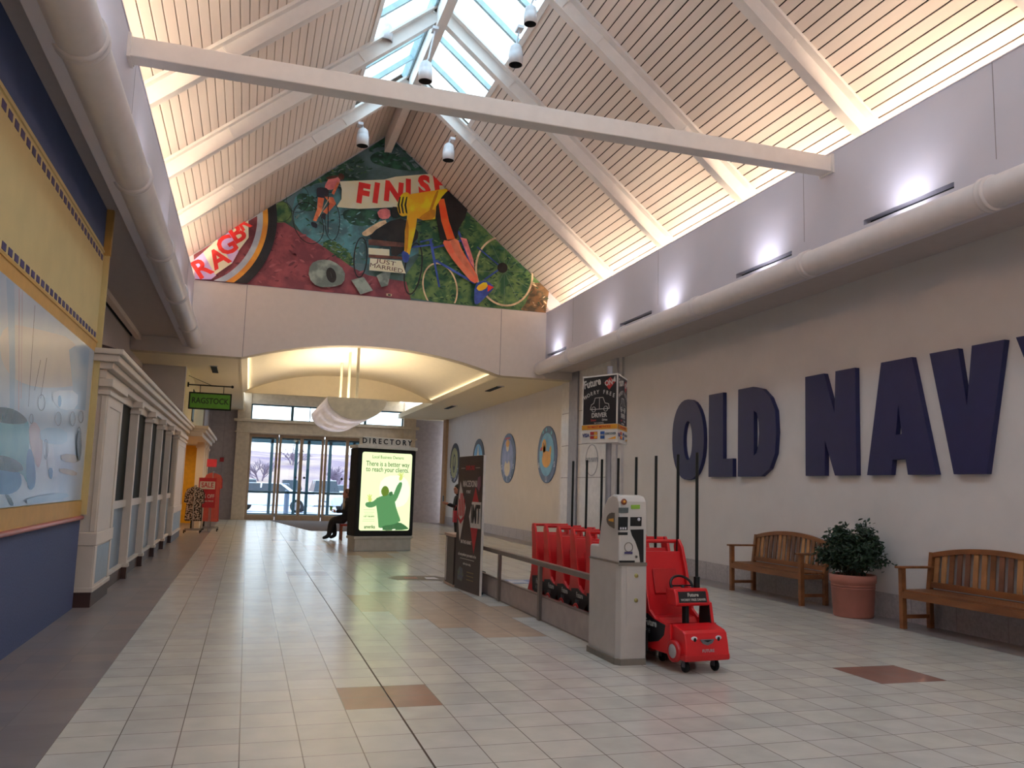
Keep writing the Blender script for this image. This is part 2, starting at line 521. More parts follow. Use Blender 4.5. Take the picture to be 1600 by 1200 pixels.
M_grey = mat('grey_lilac_wall', (178, 168, 172), 0.7)
M_portal = mat('cream_portal_paint', (222, 206, 186), 0.6)
w = MB()
w.box(-3.4, -0.5, YD, YD + 0.2, 0, 4.6, M_grey); w.box(6.3, 9.5, YD, YD + 0.2, 0, 4.6, M_grey)
for a in (-2.2, -1.4, -0.95): w.box(a, a + 0.012, YD - 0.003, YD + 0.001, 0.3, 4.1, M_seam)
S('wall_end', w)
w = MB()     # cream portal around doors and transom
w.box(-0.5, -0.02, YD - 0.25, YD + 0.2, 0, 4.74, M_portal); w.box(5.8, 6.3, YD - 0.25, YD + 0.2, 0, 4.74, M_portal)
w.box(-0.02, 5.8, YD - 0.2, YD + 0.2, 3.22, 3.74, M_portal); w.box(-0.02, 5.8, YD - 0.2, YD + 0.2, 4.36, 4.74, M_portal)
w.box(-0.62, 6.42, YD - 0.33, YD - 0.0, 3.66, 3.76, M_portal); w.box(-0.56, 6.36, YD - 0.3, YD, 3.24, 3.30, M_portal)
S('trim_portal', w, bevel=0.01)
w = MB()
w.box(XR - 0.1, XR + 0.05, 32.6, 33.1, 0, 4.1, mat('tan_pilaster', (190, 160, 130), 0.6)); w.box(XR, 9.5, 33.0, 33.1, 3.9, 4.1, M_grey)
S('trim_pilaster_right', w)

# doors and transom
M_door = mat('champagne_door_frame', (176, 152, 130), 0.6, metal=0.0)
M_teal = mat('teal_bronze_frame', (50, 84, 96), 0.4, metal=0.3)


def door(idx, x0, x1, stiles):
    f = MB(); Y = YD
    f.box(x0, x1, Y - 0.05, Y + 0.05, 3.11, 3.22, M_door); f.box(x0, x1, Y - 0.05, Y + 0.05, 0.0, 0.2, M_door)
    f.box(x0, x0 + 0.09, Y - 0.06, Y + 0.06, 0, 3.2, M_door); f.box(x1 - 0.09, x1, Y - 0.06, Y + 0.06, 0, 3.2, M_door)
    for a in stiles: f.box(a - 0.06, a + 0.06, Y - 0.05, Y + 0.05, 0.2, 3.11, M_door)
    f.box(x0 + 0.06, x1 - 0.06, Y + 0.02, Y + 0.07, 1.0, 1.06, M_teal)
    f.box(x0 + 0.09, x1 - 0.09, Y + 0.0, Y + 0.06, 3.04, 3.11, M_teal)
    o = S('door_%d' % idx, f)
    p = MB(); p.box(x0 + 0.09, x1 - 0.09, Y - 0.006, Y + 0.0, 0.2, 3.11, M_glass); q = p.build('glass_pane', parent=o)
    if stiles:
        for sx in (-0.16, 0.16):
            h = MB(); h.tube([(stiles[0] + sx, Y - 0.02, 1.62), (stiles[0] + sx, Y - 0.06, 1.62)], 0.045, M_black, 10); h.build('door_plate', parent=o)
    return o


door(1, -0.02, 1.05, ())
door(2, 1.08, 2.76, (1.92,))
door(3, 2.8, 4.5, (3.66,))
door(4, 4.53, 5.8, ())
w = MB()
for a, b in ((-0.02, 1.5), (1.5, 4.3), (4.3, 5.8)):
    w.box(a, a + 0.05, YD - 0.04, YD + 0.04, 3.74, 4.36, M_teal); w.box(b - 0.05, b, YD - 0.04, YD + 0.04, 3.74, 4.36, M_teal)
w.box(2.15, 2.18, YD - 0.03, YD + 0.03, 3.74, 4.36, M_teal)
w.box(-0.02, 5.8, YD - 0.03, YD + 0.03, 4.31, 4.36, M_teal); w.box(-0.02, 5.8, YD - 0.03, YD + 0.03, 3.74, 3.8, M_teal)
o = S('window_3', w)
w = MB(); w.box(0, 5.78, YD - 0.004, YD + 0.002, 3.78, 4.34, M_glass); w.build('glass_pane', parent=o)
# outer row of the draught lobby
w = MB()
for a in (-0.4, 0.85, 1.85, 2.35, 3.25, 4.25, 4.75, 5.7, 6.2): w.box(a, a + 0.12, 36.6, 36.72, 0, 3.2, M_teal)
w.box(-0.4, 6.3, 36.6, 36.72, 3.05, 3.3, M_teal); w.box(-0.4, 6.3, 36.62, 36.7, 0.0, 0.14, M_teal)
w.box(-0.4, 6.3, 36.62, 36.7, 1.0, 1.06, M_teal)
w.box(-0.5, 6.4, 33.6, 36.7, -0.2, -0.001, M_seam)
S('door_5', w)

# ---- back of the hall (behind the viewpoint) and outer closing walls
w = MB(); w.box(-3.4, 9, YB - 0.2, YB, 0, 10, M_wall); S('wall_back', w)
w = MB(); w.box(-3.5, -3.4, YB, YD, 0, 4.6, M_wall); S('wall_outer_left', w)

# ================================================================== ROOF TIMBERS
rafter_y = [(15.95, 'first from the painted gable'), (13.35, 'second from the painted gable'), (10.75, 'third from the painted gable'),
            (8.15, 'just behind the white tie beam'), (5.6, 'nearest, at the top right corner of the view')]
for y, where in rafter_y:
    r = MB()
    for s in (1, -1):
        d0, d1 = 0.0, 4.75
        p, q = roofp(d0, s, -0.02), roofp(d1, s, -0.02)
        nn = (SL * s, 0, 1)
        r.bar((p[0], y, p[1]), (q[0], y, q[1]), 0.32, 0.04, M_beam, nn)
        p, q = roofp(d0, s, -0.12), roofp(d1, s, -0.12)
        r.bar((p[0], y, p[1]), (q[0], y, q[1]), 0.11, 0.19, M_beam, nn)
        p, q = roofp(d0, s, -0.225), roofp(d1, s, -0.225)
        r.bar((p[0], y, p[1]), (q[0], y, q[1]), 0.145, 0.03, M_beam, nn)
        for t in (1.35, 1.9, 3.3):
            p, q = roofp(t, s, -0.125), roofp(t + 0.03, s, -0.125)
            r.bar((p[0], y, p[1]), (q[0], y, q[1]), 0.14, 0.22, M_beam, nn)
    r.build('roof_rafter', label='white painted roof rafter pair, %s' % where, cat='beam', group='white roof rafters')
r = MB(); r.box(XM - 0.08, XM + 0.08, YB, YG, 9.16, 9.58, M_beam)
r.build('ridge_beam', label='long white ridge beam running under the skylight to the mural', cat='beam')
r = MB(); r.box(XL, XF, 8.42, 8.62, 5.44, 5.64, M_beam)
t = r.build('tie_beam', label='white tie beam spanning the hall from fascia to fascia', cat='beam', bevel=0.01)
for X, s in ((XL, 1), (XF, -1)):
    b = MB(); b.box(X, X + 0.03 * s, 8.39, 8.65, 5.42, 5.66, M_beam)
    for yy in (8.41, 8.63):
        b.tube([(X + 0.02 * s, yy, 5.44), (X + 0.045 * s, yy, 5.44)], 0.008, M_beam, 8)
    b.build('end_plate', parent=t)

# ---- big round pipes along both fascias
def pipe(X, z, r_, side, zs_label):
    p = MB(); p.tube([(X, YB, z), (X, YG - 0.18, z)], r_, M_pipe, 28)
    if side > 0: p.ball((X, YG - 0.18, z), r_, M_pipe, 20, 10)
    o = p.build('wall_pipe', label=zs_label, cat='pipe', group=None)
    for y in (16.7, 14.0, 11.35, 8.65, 5.95):
        c = MB()
        c.lathe([(r_, -0.05), (r_ + 0.022, -0.045), (r_ + 0.022, -0.02), (r_ + 0.008, -0.015), (r_ + 0.008, 0.015), (r_ + 0.022, 0.02), (r_ + 0.022, 0.045), (r_, 0.05)], (X, y, z), M_pipe, 28, 'Y')
        c.build('coupling', parent=o)
    for y in (15.3, 12.6, 10.0, 7.3):
        c = MB(); c.box(X, X + (0.22 * side), y - 0.03, y + 0.03, z - 0.02, z + 0.02, M_pipe); c.build('bracket', parent=o)
    return o


pipe(6.50, 4.29, 0.152, 1, 'thick white pipe along the right fascia above the navy letters')
pipe(-1.26, 4.33, 0.165, -1, 'thick white pipe along the left fascia above the storefronts')

# ---- track spotlights
M_can = mat('white_spot_can', (228, 226, 230), 0.35)
def spot(px, py, Y, size, top, where, tilt=0.0):
    x, y, z = at('Y', Y, px, py)
    o = thing('track_spotlight', 'white can spotlight hanging %s' % where, 'spotlight', (x, y, z), 0, 'white can spotlights under the roof')
    k = size
    b = MB(); b.lathe([(0.0, 0.14 * k), (0.05 * k, 0.135 * k), (0.085 * k, 0.10 * k), (0.098 * k, 0.03 * k), (0.098 * k, 0.0), (0.105 * k, -0.005 * k), (0.105 * k, -0.17 * k), (0.095 * k, -0.17 * k)], (0, 0, 0), M_can, 20)
    b.build('housing', parent=o)
    b = MB(); b.lathe([(0.096 * k, -0.172 * k), (0.08 * k, -0.10 * k), (0.0, -0.08 * k)], (0, 0, 0), M_blackm, 20); b.build('baffle', parent=o)
    b = MB(); b.tube([(0, 0, 0.14 * k), (top[0] * 0.3, 0, 0.14 * k + 0.06), (top[0], top[1], top[2])], 0.014, M_can, 8)
    b.box(top[0] - 0.05, top[0] + 0.05, top[1] - 0.09, top[1] + 0.09, top[2] - 0.02, top[2] + 0.03, M_can); b.build('stem', parent=o)
    return o


spot(603, 48, 13.3, 1.15, (-0.05, 0.05, 0.33), 'by the left edge of the skylight')
spot(665, 110, 13.3, 1.15, (0.13, 0, 0.75), 'centrally below the ridge beam, seen over the tie beam')
spot(806, 84, 12.0, 1.1, (0.05, 0, 0.42), 'by the right edge of the skylight')
spot(567, 213, 15.9, 1.15, (-0.06, 0, 0.22), 'lowest on the left, in front of the mural')
spot(701, 236, 15.9, 1.15, (0.06, 0, 0.24), 'lowest on the right, in front of the mural')
spot(829, 22, 10.75, 0.9, (0.06, 0, 0.3), 'at the top of the view on the third right rafter')

# ================================================================== MURAL ON THE GABLE
def Z1(x, y): return (280 + x / 4.0, 200 + y / 4.0)
def Z2(x, y): return (560 + x / 4.0, 200 + y / 4.0)


tri = [(XL + 0.02, 5.70), (XF - 0.02, 5.70), (XF + 0.05, 6.24), (XM, ZA - 0.04), (XL - 0.05, 6.24)]


def clip(poly, win):
    out = list(poly)
    for i in range(len(win)):
        a, b = win[i], win[(i + 1) % len(win)]
        inp, out = out, []
        if not inp: break
        def side(p): return (b[0] - a[0]) * (p[1] - a[1]) - (b[1] - a[1]) * (p[0] - a[0])
        for j in range(len(inp)):
            p, q = inp[j - 1], inp[j]
            sp, sq = side(p), side(q)
            if (sp >= 0) != (sq >= 0):
                t_ = sp / (sp - sq); out.append((p[0] + (q[0] - p[0]) * t_, p[1] + (q[1] - p[1]) * t_))
            if sq >= 0: out.append(q)
    return out


mu = MB(); MY = YG + 0.012
lay = [0]


def paint(pts, m, smooth=0):
    """one painted patch of the mural; pts are measured coordinates on the gable"""
    lay[0] += 1
    w_ = [at('Y', YG, *p) for p in pts]; w_ = [(p[0], p[2]) for p in w_]
    if smooth:
        for _ in range(smooth):
            w2 = []
            for i in range(len(w_)):
                a, b = w_[i], w_[(i + 1) % len(w_)]
                w2 += [(a[0] * .75 + b[0] * .25, a[1] * .75 + b[1] * .25), (a[0] * .25 + b[0] * .75, a[1] * .25 + b[1] * .75)]
            w_ = w2
    w_ = clip(w_, tri)
    if len(w_) > 2: mu.add([(x_, MY - 0.0004 * lay[0], z_) for x_, z_ in w_], tess(w_), m)


def stroke(p, q, wd, m):
    dx, dy = q[0] - p[0], q[1] - p[1]; l = math.hypot(dx, dy) or 1; nx, ny = -dy / l * wd / 2, dx / l * wd / 2
    paint([(p[0] + nx, p[1] + ny), (q[0] + nx, q[1] + ny), (q[0] - nx, q[1] - ny), (p[0] - nx, p[1] - ny)], m)


def hoop(cx, cy, rx, ry, wd, m, a0=0, a1=360, rot_=0, n=36):
    lay[0] += 1
    ca, sa = math.cos(math.radians(rot_)), math.sin(math.radians(rot_))
    for i in range(n):
        q = []
        for th, k in ((i, 1), (i + 1, 1), (i + 1, 0), (i, 0)):
            a = math.radians(a0 + (a1 - a0) * th / n)
            ex, ey = (rx - wd * (1 - k)) * math.cos(a), (ry - wd * (1 - k)) * math.sin(a)
            X_, _, Z_ = at('Y', YG, cx + ex * ca - ey * sa, cy + ex * sa + ey * ca); q.append((X_, Z_))
        c_ = clip(q[::-1], tri) if True else q
        if len(c_) > 2: mu.add([(x_, MY - 0.0004 * lay[0], z_) for x_, z_ in c_], [tuple(range(len(c_)))], m)


C = {}
for nm, a, b, sc_ in (('sky', (107, 140, 150), (68, 101, 97), 1.3), ('leaf', (58, 115, 91), (38, 74, 64), 5), ('grass', (115, 150, 89), (46, 99, 68), 4), ('water', (101, 170, 185), (84, 125, 135), 3),
                  ('road', (170, 87, 97), (132, 66, 79), 3), ('brown', (148, 109, 72), (84, 74, 54), 6), ('tyre', (41, 44, 51), (31, 31, 36), 3), ('gold', (248, 178, 64), (223, 148, 58), 3),
                  ('rim', (198, 211, 223), (172, 185, 205), 3), ('lilac', (231, 207, 248), (211, 185, 244), 3), ('cream', (248, 248, 223), (248, 244, 211), 4), ('red', (248, 58, 51), (236, 46, 46), 4),
                  ('pink', (248, 148, 148), (223, 122, 129), 6), ('tan', (248, 154, 107), (223, 117, 84), 6), ('navy', (46, 48, 68), (36, 38, 51), 5), ('grey', (168, 183, 175), (115, 129, 125), 4),
                  ('yellow', (248, 225, 33), (248, 188, 33), 3), ('mblack', (41, 36, 36), (28, 25, 25), 5), ('orange', (248, 107, 46), (248, 87, 38), 3), ('salmon', (248, 144, 109), (248, 119, 89), 4),
                  ('blue', (64, 97, 198), (46, 72, 154), 4), ('wood', (125, 79, 66), (91, 58, 51), 5), ('straw', (248, 223, 185), (211, 185, 150), 5), ('spoke', (160, 185, 172), (122, 148, 140), 5)):
    C[nm] = mat('mural_' + nm, a, 0.55, rgb2=b, scale=sc_, thr=(0.42, 0.6))
mu.add([(x_, MY, z_) for x_, z_ in tri], [(0, 1, 2, 3, 4)], C['sky'])
paint([Z1(600, 500), Z1(700, 330), Z1(860, 250), Z1(1000, 200), Z1(1130, 200), Z1(1200, 260), Z1(1100, 330), Z1(960, 320), Z1(800, 360), Z1(700, 420)], C['leaf'], 2)
paint([Z1(1190, 170), Z1(1280, 130), Z2(200, 150), Z2(330, 220), Z2(440, 260), Z2(300, 270), Z2(120, 230), Z1(1200, 210)], C['leaf'], 2)
paint([Z2(60, 150), Z2(60, 80), Z2(170, 20), Z2(260, 60), Z2(200, 130), Z2(130, 110)], C['leaf'], 2)
paint([Z1(1000, 260), Z1(1160, 150), Z1(1280, 60), Z2(70, 30), Z2(40, 160), Z2(60, 300), Z1(1150, 330)], C['sky'], 1)
paint([Z1(700, 460), Z1(800, 350), Z1(1010, 350), Z1(1010, 500), Z1(1150, 510), Z1(1280, 520), Z2(200, 560), Z2(420, 620), Z2(420, 800), Z1(1080, 870), Z1(900, 740), Z1(730, 640)], C['water'], 1)
paint([Z1(720, 400), Z1(860, 420), Z1(860, 520), Z1(760, 520)], C['leaf'], 2)
paint([Z1(1010, 500), Z1(1240, 510), Z1(1270, 560), Z1(1200, 620), Z1(1040, 600)], C['leaf'], 2)
paint([Z1(880, 720), Z1(960, 690), Z1(1080, 790), Z1(1100, 880), Z1(960, 800)], C['grass'], 1)
paint([Z1(596, 470), Z1(660, 450), Z1(710, 520), Z1(700, 590), Z1(640, 610), Z1(600, 590)], C['grass'], 1)
paint([Z2(360, 590), Z2(470, 560), Z2(640, 600), Z2(700, 490), Z2(1300, 1020), Z2(1240, 1190), Z2(620, 1110), Z2(320, 1060), Z2(280, 940), Z2(380, 800)], C['grass'])
paint([Z2(1085, 930), Z2(1290, 1080), Z2(1250, 1180), Z2(1000, 1150), Z2(1060, 1080)], C['brown'], 1)
paint([Z1(30, 960), Z1(30, 780), Z1(430, 540), Z1(600, 590), Z1(660, 590), Z1(740, 640), Z1(900, 740), Z1(1080, 870), Z1(1180, 920), Z1(1290, 940), Z2(300, 960), Z2(330, 1080), Z1(1290, 1060)], C['road'])
dr_ = random.Random(11)
def dabs(reg, n, ms, sz, lay_n=6):
    xs_d = [p[0] for p in reg]; ys_d = [p[1] for p in reg]; k = 0
    for i in range(n * 4):
        x_, y_ = dr_.uniform(min(xs_d), max(xs_d)), dr_.uniform(min(ys_d), max(ys_d))
        if not inpoly(x_, y_, reg): continue
        k += 1
        if k > n: break
        a_ = dr_.uniform(-0.9, 0.9); l_ = sz * dr_.uniform(.6, 1.5); w_d = l_ * dr_.uniform(.25, .5); ca, sa = math.cos(a_), math.sin(a_)
        l0 = lay[0]
        paint([(x_ + u * l_ * ca - v_ * w_d * sa, y_ + u * l_ * sa + v_ * w_d * ca) for u, v_ in ((-1, 0), (-.3, -.8), (.6, -.6), (1, 0.1), (.3, .8), (-.6, .6))], ms[k % len(ms)])
        lay[0] = l0 + (1 if k % lay_n == 0 else 0)


C['grass2'] = mat('mural_grass_light', (148, 182, 110), 0.55, rgb2=(108, 148, 91), scale=6); C['grass3'] = mat('mural_grass_deep', (40, 88, 62), 0.55, rgb2=(33, 72, 55), scale=6)
C['water2'] = mat('mural_water_light', (139, 192, 204), 0.55, rgb2=(115, 168, 187), scale=6); C['mist'] = mat('mural_mist', (134, 160, 160), 0.55, rgb2=(110, 139, 144), scale=4); C['road2'] = mat('mural_road_light', (187, 105, 115), 0.55, rgb2=(160, 86, 98), scale=6)
C['road3'] = mat('mural_road_deep', (124, 60, 74), 0.55, rgb2=(110, 52, 67), scale=6)
dabs([Z2(360, 590), Z2(470, 560), Z2(640, 600), Z2(700, 490), Z2(1100, 860), Z2(1085, 930), Z2(1000, 1120), Z2(640, 1100), Z2(320, 1040), Z2(380, 800)], 420, [C['grass2'], C['grass3'], C['leaf'], C['grass3'], C['grass']], 3.2)
dabs([Z1(700, 420), Z1(860, 270), Z1(1130, 200), Z1(1200, 260), Z1(1100, 330), Z1(960, 320), Z1(800, 370)], 90, [C['leaf'], C['mist'], C['grass3'], C['grass']], 3.5)
dabs([Z2(60, 150), Z2(170, 60), Z2(300, 150), Z2(440, 270), Z2(120, 230)], 60, [C['mist'], C['leaf'], C['sky']], 4)
dabs([Z1(700, 460), Z1(1010, 360), Z1(1010, 500), Z1(1280, 560), Z2(400, 640), Z2(300, 800), Z1(1080, 850), Z1(900, 720), Z1(730, 620)], 200, [C['water2'], C['water'], C['mist'], C['leaf'], C['water2']], 3.2)
dabs([Z1(880, 720), Z1(960, 690), Z1(1080, 790), Z1(1100, 880), Z1(960, 800)], 50, [C['grass2'], C['grass3'], C['grass']], 2.4)
dabs([Z1(60, 940), Z1(430, 600), Z1(740, 650), Z1(1080, 880), Z1(1280, 960), Z1(1280, 1040), Z1(600, 980)], 170, [C['road2'], C['road'], C['road3'], C['road']], 4.5)
dabs([Z2(1090, 950), Z2(1260, 1080), Z2(1200, 1150), Z2(1020, 1130)], 40, [C['brown'], C['grass3'], C['straw'], C['brown']], 3)
# big wheel on the left
P3 = [Z1(600, 460), Z1(607, 640), Z1(430, 972)]
(ax_, ay_), (bx_, by_), (cx_, cy_) = P3
D_ = 2 * (ax_ * (by_ - cy_) + bx_ * (cy_ - ay_) + cx_ * (ay_ - by_))
ux = ((ax_ ** 2 + ay_ ** 2) * (by_ - cy_) + (bx_ ** 2 + by_ ** 2) * (cy_ - ay_) + (cx_ ** 2 + cy_ ** 2) * (ay_ - by_)) / D_
uy = ((ax_ ** 2 + ay_ ** 2) * (cx_ - bx_) + (bx_ ** 2 + by_ ** 2) * (ax_ - cx_) + (cx_ ** 2 + cy_ ** 2) * (bx_ - ax_)) / D_
Rr = math.hypot(ax_ - ux, ay_ - uy)
hoop(ux, uy, Rr, Rr, 15, C['tyre'], -60, 75, 0, 40)
hoop(ux, uy, Rr - 14, Rr - 14, 9, C['gold'], -60, 75, 0, 40)
hoop(ux, uy, Rr - 22, Rr - 22, 9, C['rim'], -60, 75, 0, 40)
paint([Z1(60, 858), Z1(150, 782), Z1(232, 925), Z1(200, 950), Z1(60, 950)], C['lilac'])
paint([Z1(150, 782), Z1(238, 700), Z1(330, 850), Z1(225, 922)], C['cream'])
paint([Z1(238, 700), Z1(330, 635), Z1(372, 775), Z1(330, 852)], C['lilac'])
paint([Z1(330, 635), Z1(432, 560), Z1(434, 690), Z1(370, 775)], C['cream'])
def mletter(ch, c, hgt, ang, m, xs=1.0, bold=0.03):
    lay[0] += 3
    X_, _, Z_ = at('Y', YG, *c)
    ca, sa = math.cos(math.radians(ang)), math.sin(math.radians(ang))
    mu.text(ch, (X_, MY - 0.0004 * lay[0], Z_), (ca, 0, sa), (-sa, 0, ca), hgt, m, 0.0003, bold, xs)


for ch, c in (('R', Z1(142, 886)), ('A', Z1(248, 822)), ('G', Z1(300, 742)), ('B', Z1(362, 668))):
    mletter(ch, c, 0.56, 36, C['red'])
mletter('R', Z1(402, 604), 0.42, 36, C['red'])
# banner
paint([Z1(1000, 340), Z1(1280, 328), Z2(230, 310), Z2(470, 290), Z2(570, 390), Z2(330, 430), Z2(240, 500), Z2(0, 512), Z1(980, 500), Z1(1012, 450), Z1(1014, 390)], C['cream'])
for ch, c, a in (('F', Z1(1145, 421), -4), ('I', Z1(1228, 418), -4), ('N', Z2(218, 412), -2), ('I', Z2(308, 395), 2), ('S', Z2(408, 372), 6), ('H', Z2(520, 356), 10)):
    mletter(ch, c, 0.63, a, C['red'], 0.92, 0.055)
# small cyclist
hoop(*Z1(805, 600), 23, 34, 1.2, C['tyre'], 0, 360, -20); hoop(*Z1(955, 590), 12, 30, 1.2, C['tyre'], 0, 360, 0)
hoop(*Z1(640, 530), 16, 16, 0.8, C['tyre']); hoop(*Z1(740, 450), 18, 22, 0.8, C['tyre'])
paint([Z1(905, 370), Z1(940, 312), Z1(1000, 310), Z1(1005, 345), Z1(960, 395), Z1(915, 392)], C['pink'], 1)
paint([Z1(985, 345), Z1(1000, 350), Z1(965, 425), Z1(950, 415)], C['tan'])
paint([Z1(990, 300), Z1(1010, 285), Z1(1035, 310), Z1(1020, 335), Z1(995, 325)], C['wood'], 2)
paint([Z1(915, 315), Z1(985, 300), Z1(990, 318), Z1(920, 330)], C['wood'], 1)
paint([Z1(865, 375), Z1(935, 385), Z1(930, 440), Z1(860, 445), Z1(855, 400)], C['navy'], 1)
paint([Z1(865, 440), Z1(905, 445), Z1(890, 520), Z1(855, 590), Z1(835, 585), Z1(860, 510)], C['tan'])
paint([Z1(905, 435), Z1(960, 440), Z1(978, 480), Z1(920, 545), Z1(895, 530), Z1(940, 480)], C['tan'])
paint([Z1(820, 590), Z1(860, 600), Z1(862, 635), Z1(825, 622)], C['navy'], 1)
paint([Z1(885, 545), Z1(912, 535), Z1(915, 585), Z1(893, 575)], C['navy'], 1)
stroke(Z1(930, 430), Z1(928, 665), 1.4, C['navy']); stroke(Z1(870, 560), Z1(940, 440), 1, C['straw'])
# tin cans
paint([Z1(815, 855), Z1(880, 826), Z1(960, 834), Z1(1035, 895), Z1(1030, 975), Z1(960, 1000), Z1(860, 1000), Z1(805, 940)], C['grey'], 1)
hoop(*Z1(948, 925), 7.5, 12, 7.4, C['mblack'], 0, 360, -15)
paint([Z1(1072, 955), Z1(1150, 936), Z1(1208, 1020), Z1(1130, 1045)], C['grey']); paint([Z2(110, 930), Z2(165, 898), Z2(200, 905), Z2(180, 990), Z2(140, 1000)], C['grey'])
# wedding cart
hoop(*Z1(1130, 815), 11, 32, 2, C['tyre'], 0, 360, 4); hoop(*Z2(338, 885), 14, 41, 2.2, C['tyre'], 0, 360, 8)
paint([Z2(200, 500), Z2(245, 500), Z2(250, 560), Z2(205, 570)], C['mblack'], 1)
paint([Z2(110, 520), Z2(190, 505), Z2(200, 570), Z2(130, 580)], C['pink'], 1)
paint([Z2(20, 655), Z2(160, 572), Z2(180, 610), Z2(60, 682), Z2(22, 680)], C['straw'], 1)
paint([Z2(60, 670), Z2(240, 560), Z2(330, 600), Z2(385, 680), Z2(310, 750), Z2(205, 830), Z2(195, 700), Z2(90, 720)], C['mblack'], 1)
paint([Z2(60, 700), Z2(290, 725), Z2(290, 752), Z2(60, 738)], C['wood']); paint([Z2(60, 755), Z2(190, 765), Z2(190, 805), Z2(60, 795)], C['cream'])
paint([Z2(60, 796), Z2(290, 812), Z2(290, 830), Z2(60, 815)], C['wood'])
paint([Z2(70, 820), Z2(265, 835), Z2(292, 915), Z2(64, 895)], C['cream'])
mletter('JUST', Z2(170, 846), 0.14, -5, C['wood'], 1.6, 0.0); mletter('MARRIED', Z2(172, 882), 0.14, -5, C['wood'], 1.35, 0.0)
# racing cyclist and his bicycle
hoop(*Z2(505, 1000), 27, 39, 2.4, C['straw'], 0, 360, -14, 44); hoop(*Z2(905, 902), 45, 55, 3.0, C['straw'], 0, 360, -12, 48)
for k in range(12):
    a = k * PI / 6; c = Z2(905, 902); stroke(c, (c[0] + 42 * math.cos(a), c[1] + 51 * math.sin(a)), 0.35, C['spoke'])
for p, q, wd in (((445, 705), (472, 850), 4), ((472, 850), (500, 1000), 3), ((465, 735), (330, 752), 2.5), ((480, 835), (720, 975), 3.4), ((450, 760), (640, 710), 3), ((618, 650), (700, 870), 3.4), ((780, 955), (885, 880), 2.5), ((735, 750), (890, 880), 2), ((460, 700), (380, 720), 2.4)):
    stroke(Z2(*p), Z2(*q), wd, C['blue'])
hoop(*Z2(893, 880), 8, 8, 7.8, C['mblack'])
paint([Z2(630, 690), Z2(670, 700), Z2(712, 830), Z2(720, 890), Z2(690, 840)], C['pink'])
paint([Z2(510, 700), Z2(612, 690), Z2(640, 770), Z2(700, 860), Z2(752, 960), Z2(712, 982), Z2(640, 900), Z2(560, 800)], C['salmon'], 1)
paint([Z2(720, 985), Z2(760, 960), Z2(800, 960), Z2(846, 1003), Z2(800, 1050), Z2(740, 1110), Z2(714, 1102)], C['blue'], 1)
paint([Z2(725, 1000), Z2(790, 962), Z2(805, 1000), Z2(750, 1030)], C['yellow'], 1); paint([Z2(800, 985), Z2(840, 1000), Z2(800, 1030)], C['red'])
paint([Z2(510, 430), Z2(570, 393), Z2(684, 490), Z2(660, 570), Z2(618, 640), Z2(612, 695), Z2(560, 712), Z2(505, 706), Z2(478, 560), Z2(480, 470)], C['mblack'])
paint([Z2(492, 455), Z2(530, 450), Z2(560, 590), Z2(598, 700), Z2(548, 706), Z2(512, 590)], C['orange'])
paint([Z2(250, 450), Z2(330, 420), Z2(565, 385), Z2(515, 440), Z2(480, 500), Z2(474, 578), Z2(400, 585), Z2(362, 572), Z2(352, 640), Z2(315, 798), Z2(282, 790), Z2(286, 650), Z2(300, 560)], C['yellow'])
C['amber'] = mat('mural_amber', (216, 150, 24), 0.55, rgb2=(196, 130, 22), scale=6); C['flesh2'] = mat('mural_flesh_light', (236, 140, 108), 0.55, rgb2=(220, 120, 90), scale=6)
paint([Z2(362, 572), Z2(474, 500), Z2(474, 578), Z2(400, 585)], C['amber'], 1); paint([Z2(300, 560), Z2(312, 640), Z2(300, 790), Z2(284, 788), Z2(286, 650)], C['amber'], 1); paint([Z2(480, 400), Z2(500, 400), Z2(440, 560), Z2(425, 560)], C['amber'], 1)
paint([Z2(560, 710), Z2(600, 705), Z2(640, 800), Z2(700, 880), Z2(730, 950), Z2(690, 900), Z2(620, 830)], C['flesh2'], 1)
hoop(*Z2(284, 486), 11, 19, 10.8, C['yellow'], 0, 360, 10)
for dx in (-24, -4, 18): paint([Z2(276 + dx, 440), Z2(284 + dx, 438), Z2(276 + dx, 490), Z2(284 + dx, 545), Z2(274 + dx, 540), Z2(264 + dx, 490)], C['mblack'])
paint([Z2(262, 768), Z2(318, 795), Z2(305, 850), Z2(272, 845)], C['blue'], 1)
paint([Z2(170, 1040), Z2(205, 1044), Z2(203, 1058), Z2(170, 1055)], C['straw']); paint([Z2(180, 1044), Z2(198, 1046), Z2(196, 1055), Z2(180, 1053)], C['mblack'])
mu.build('gable_mural', label='painted triangular mural of bicycle racers and a finish banner on the gable', cat='mural', fix=False)

# ================================================================== LETTERS ON THE RIGHT WALL
M_navy = mat('navy_letter', (32, 34, 84), 0.5, var=0.05)


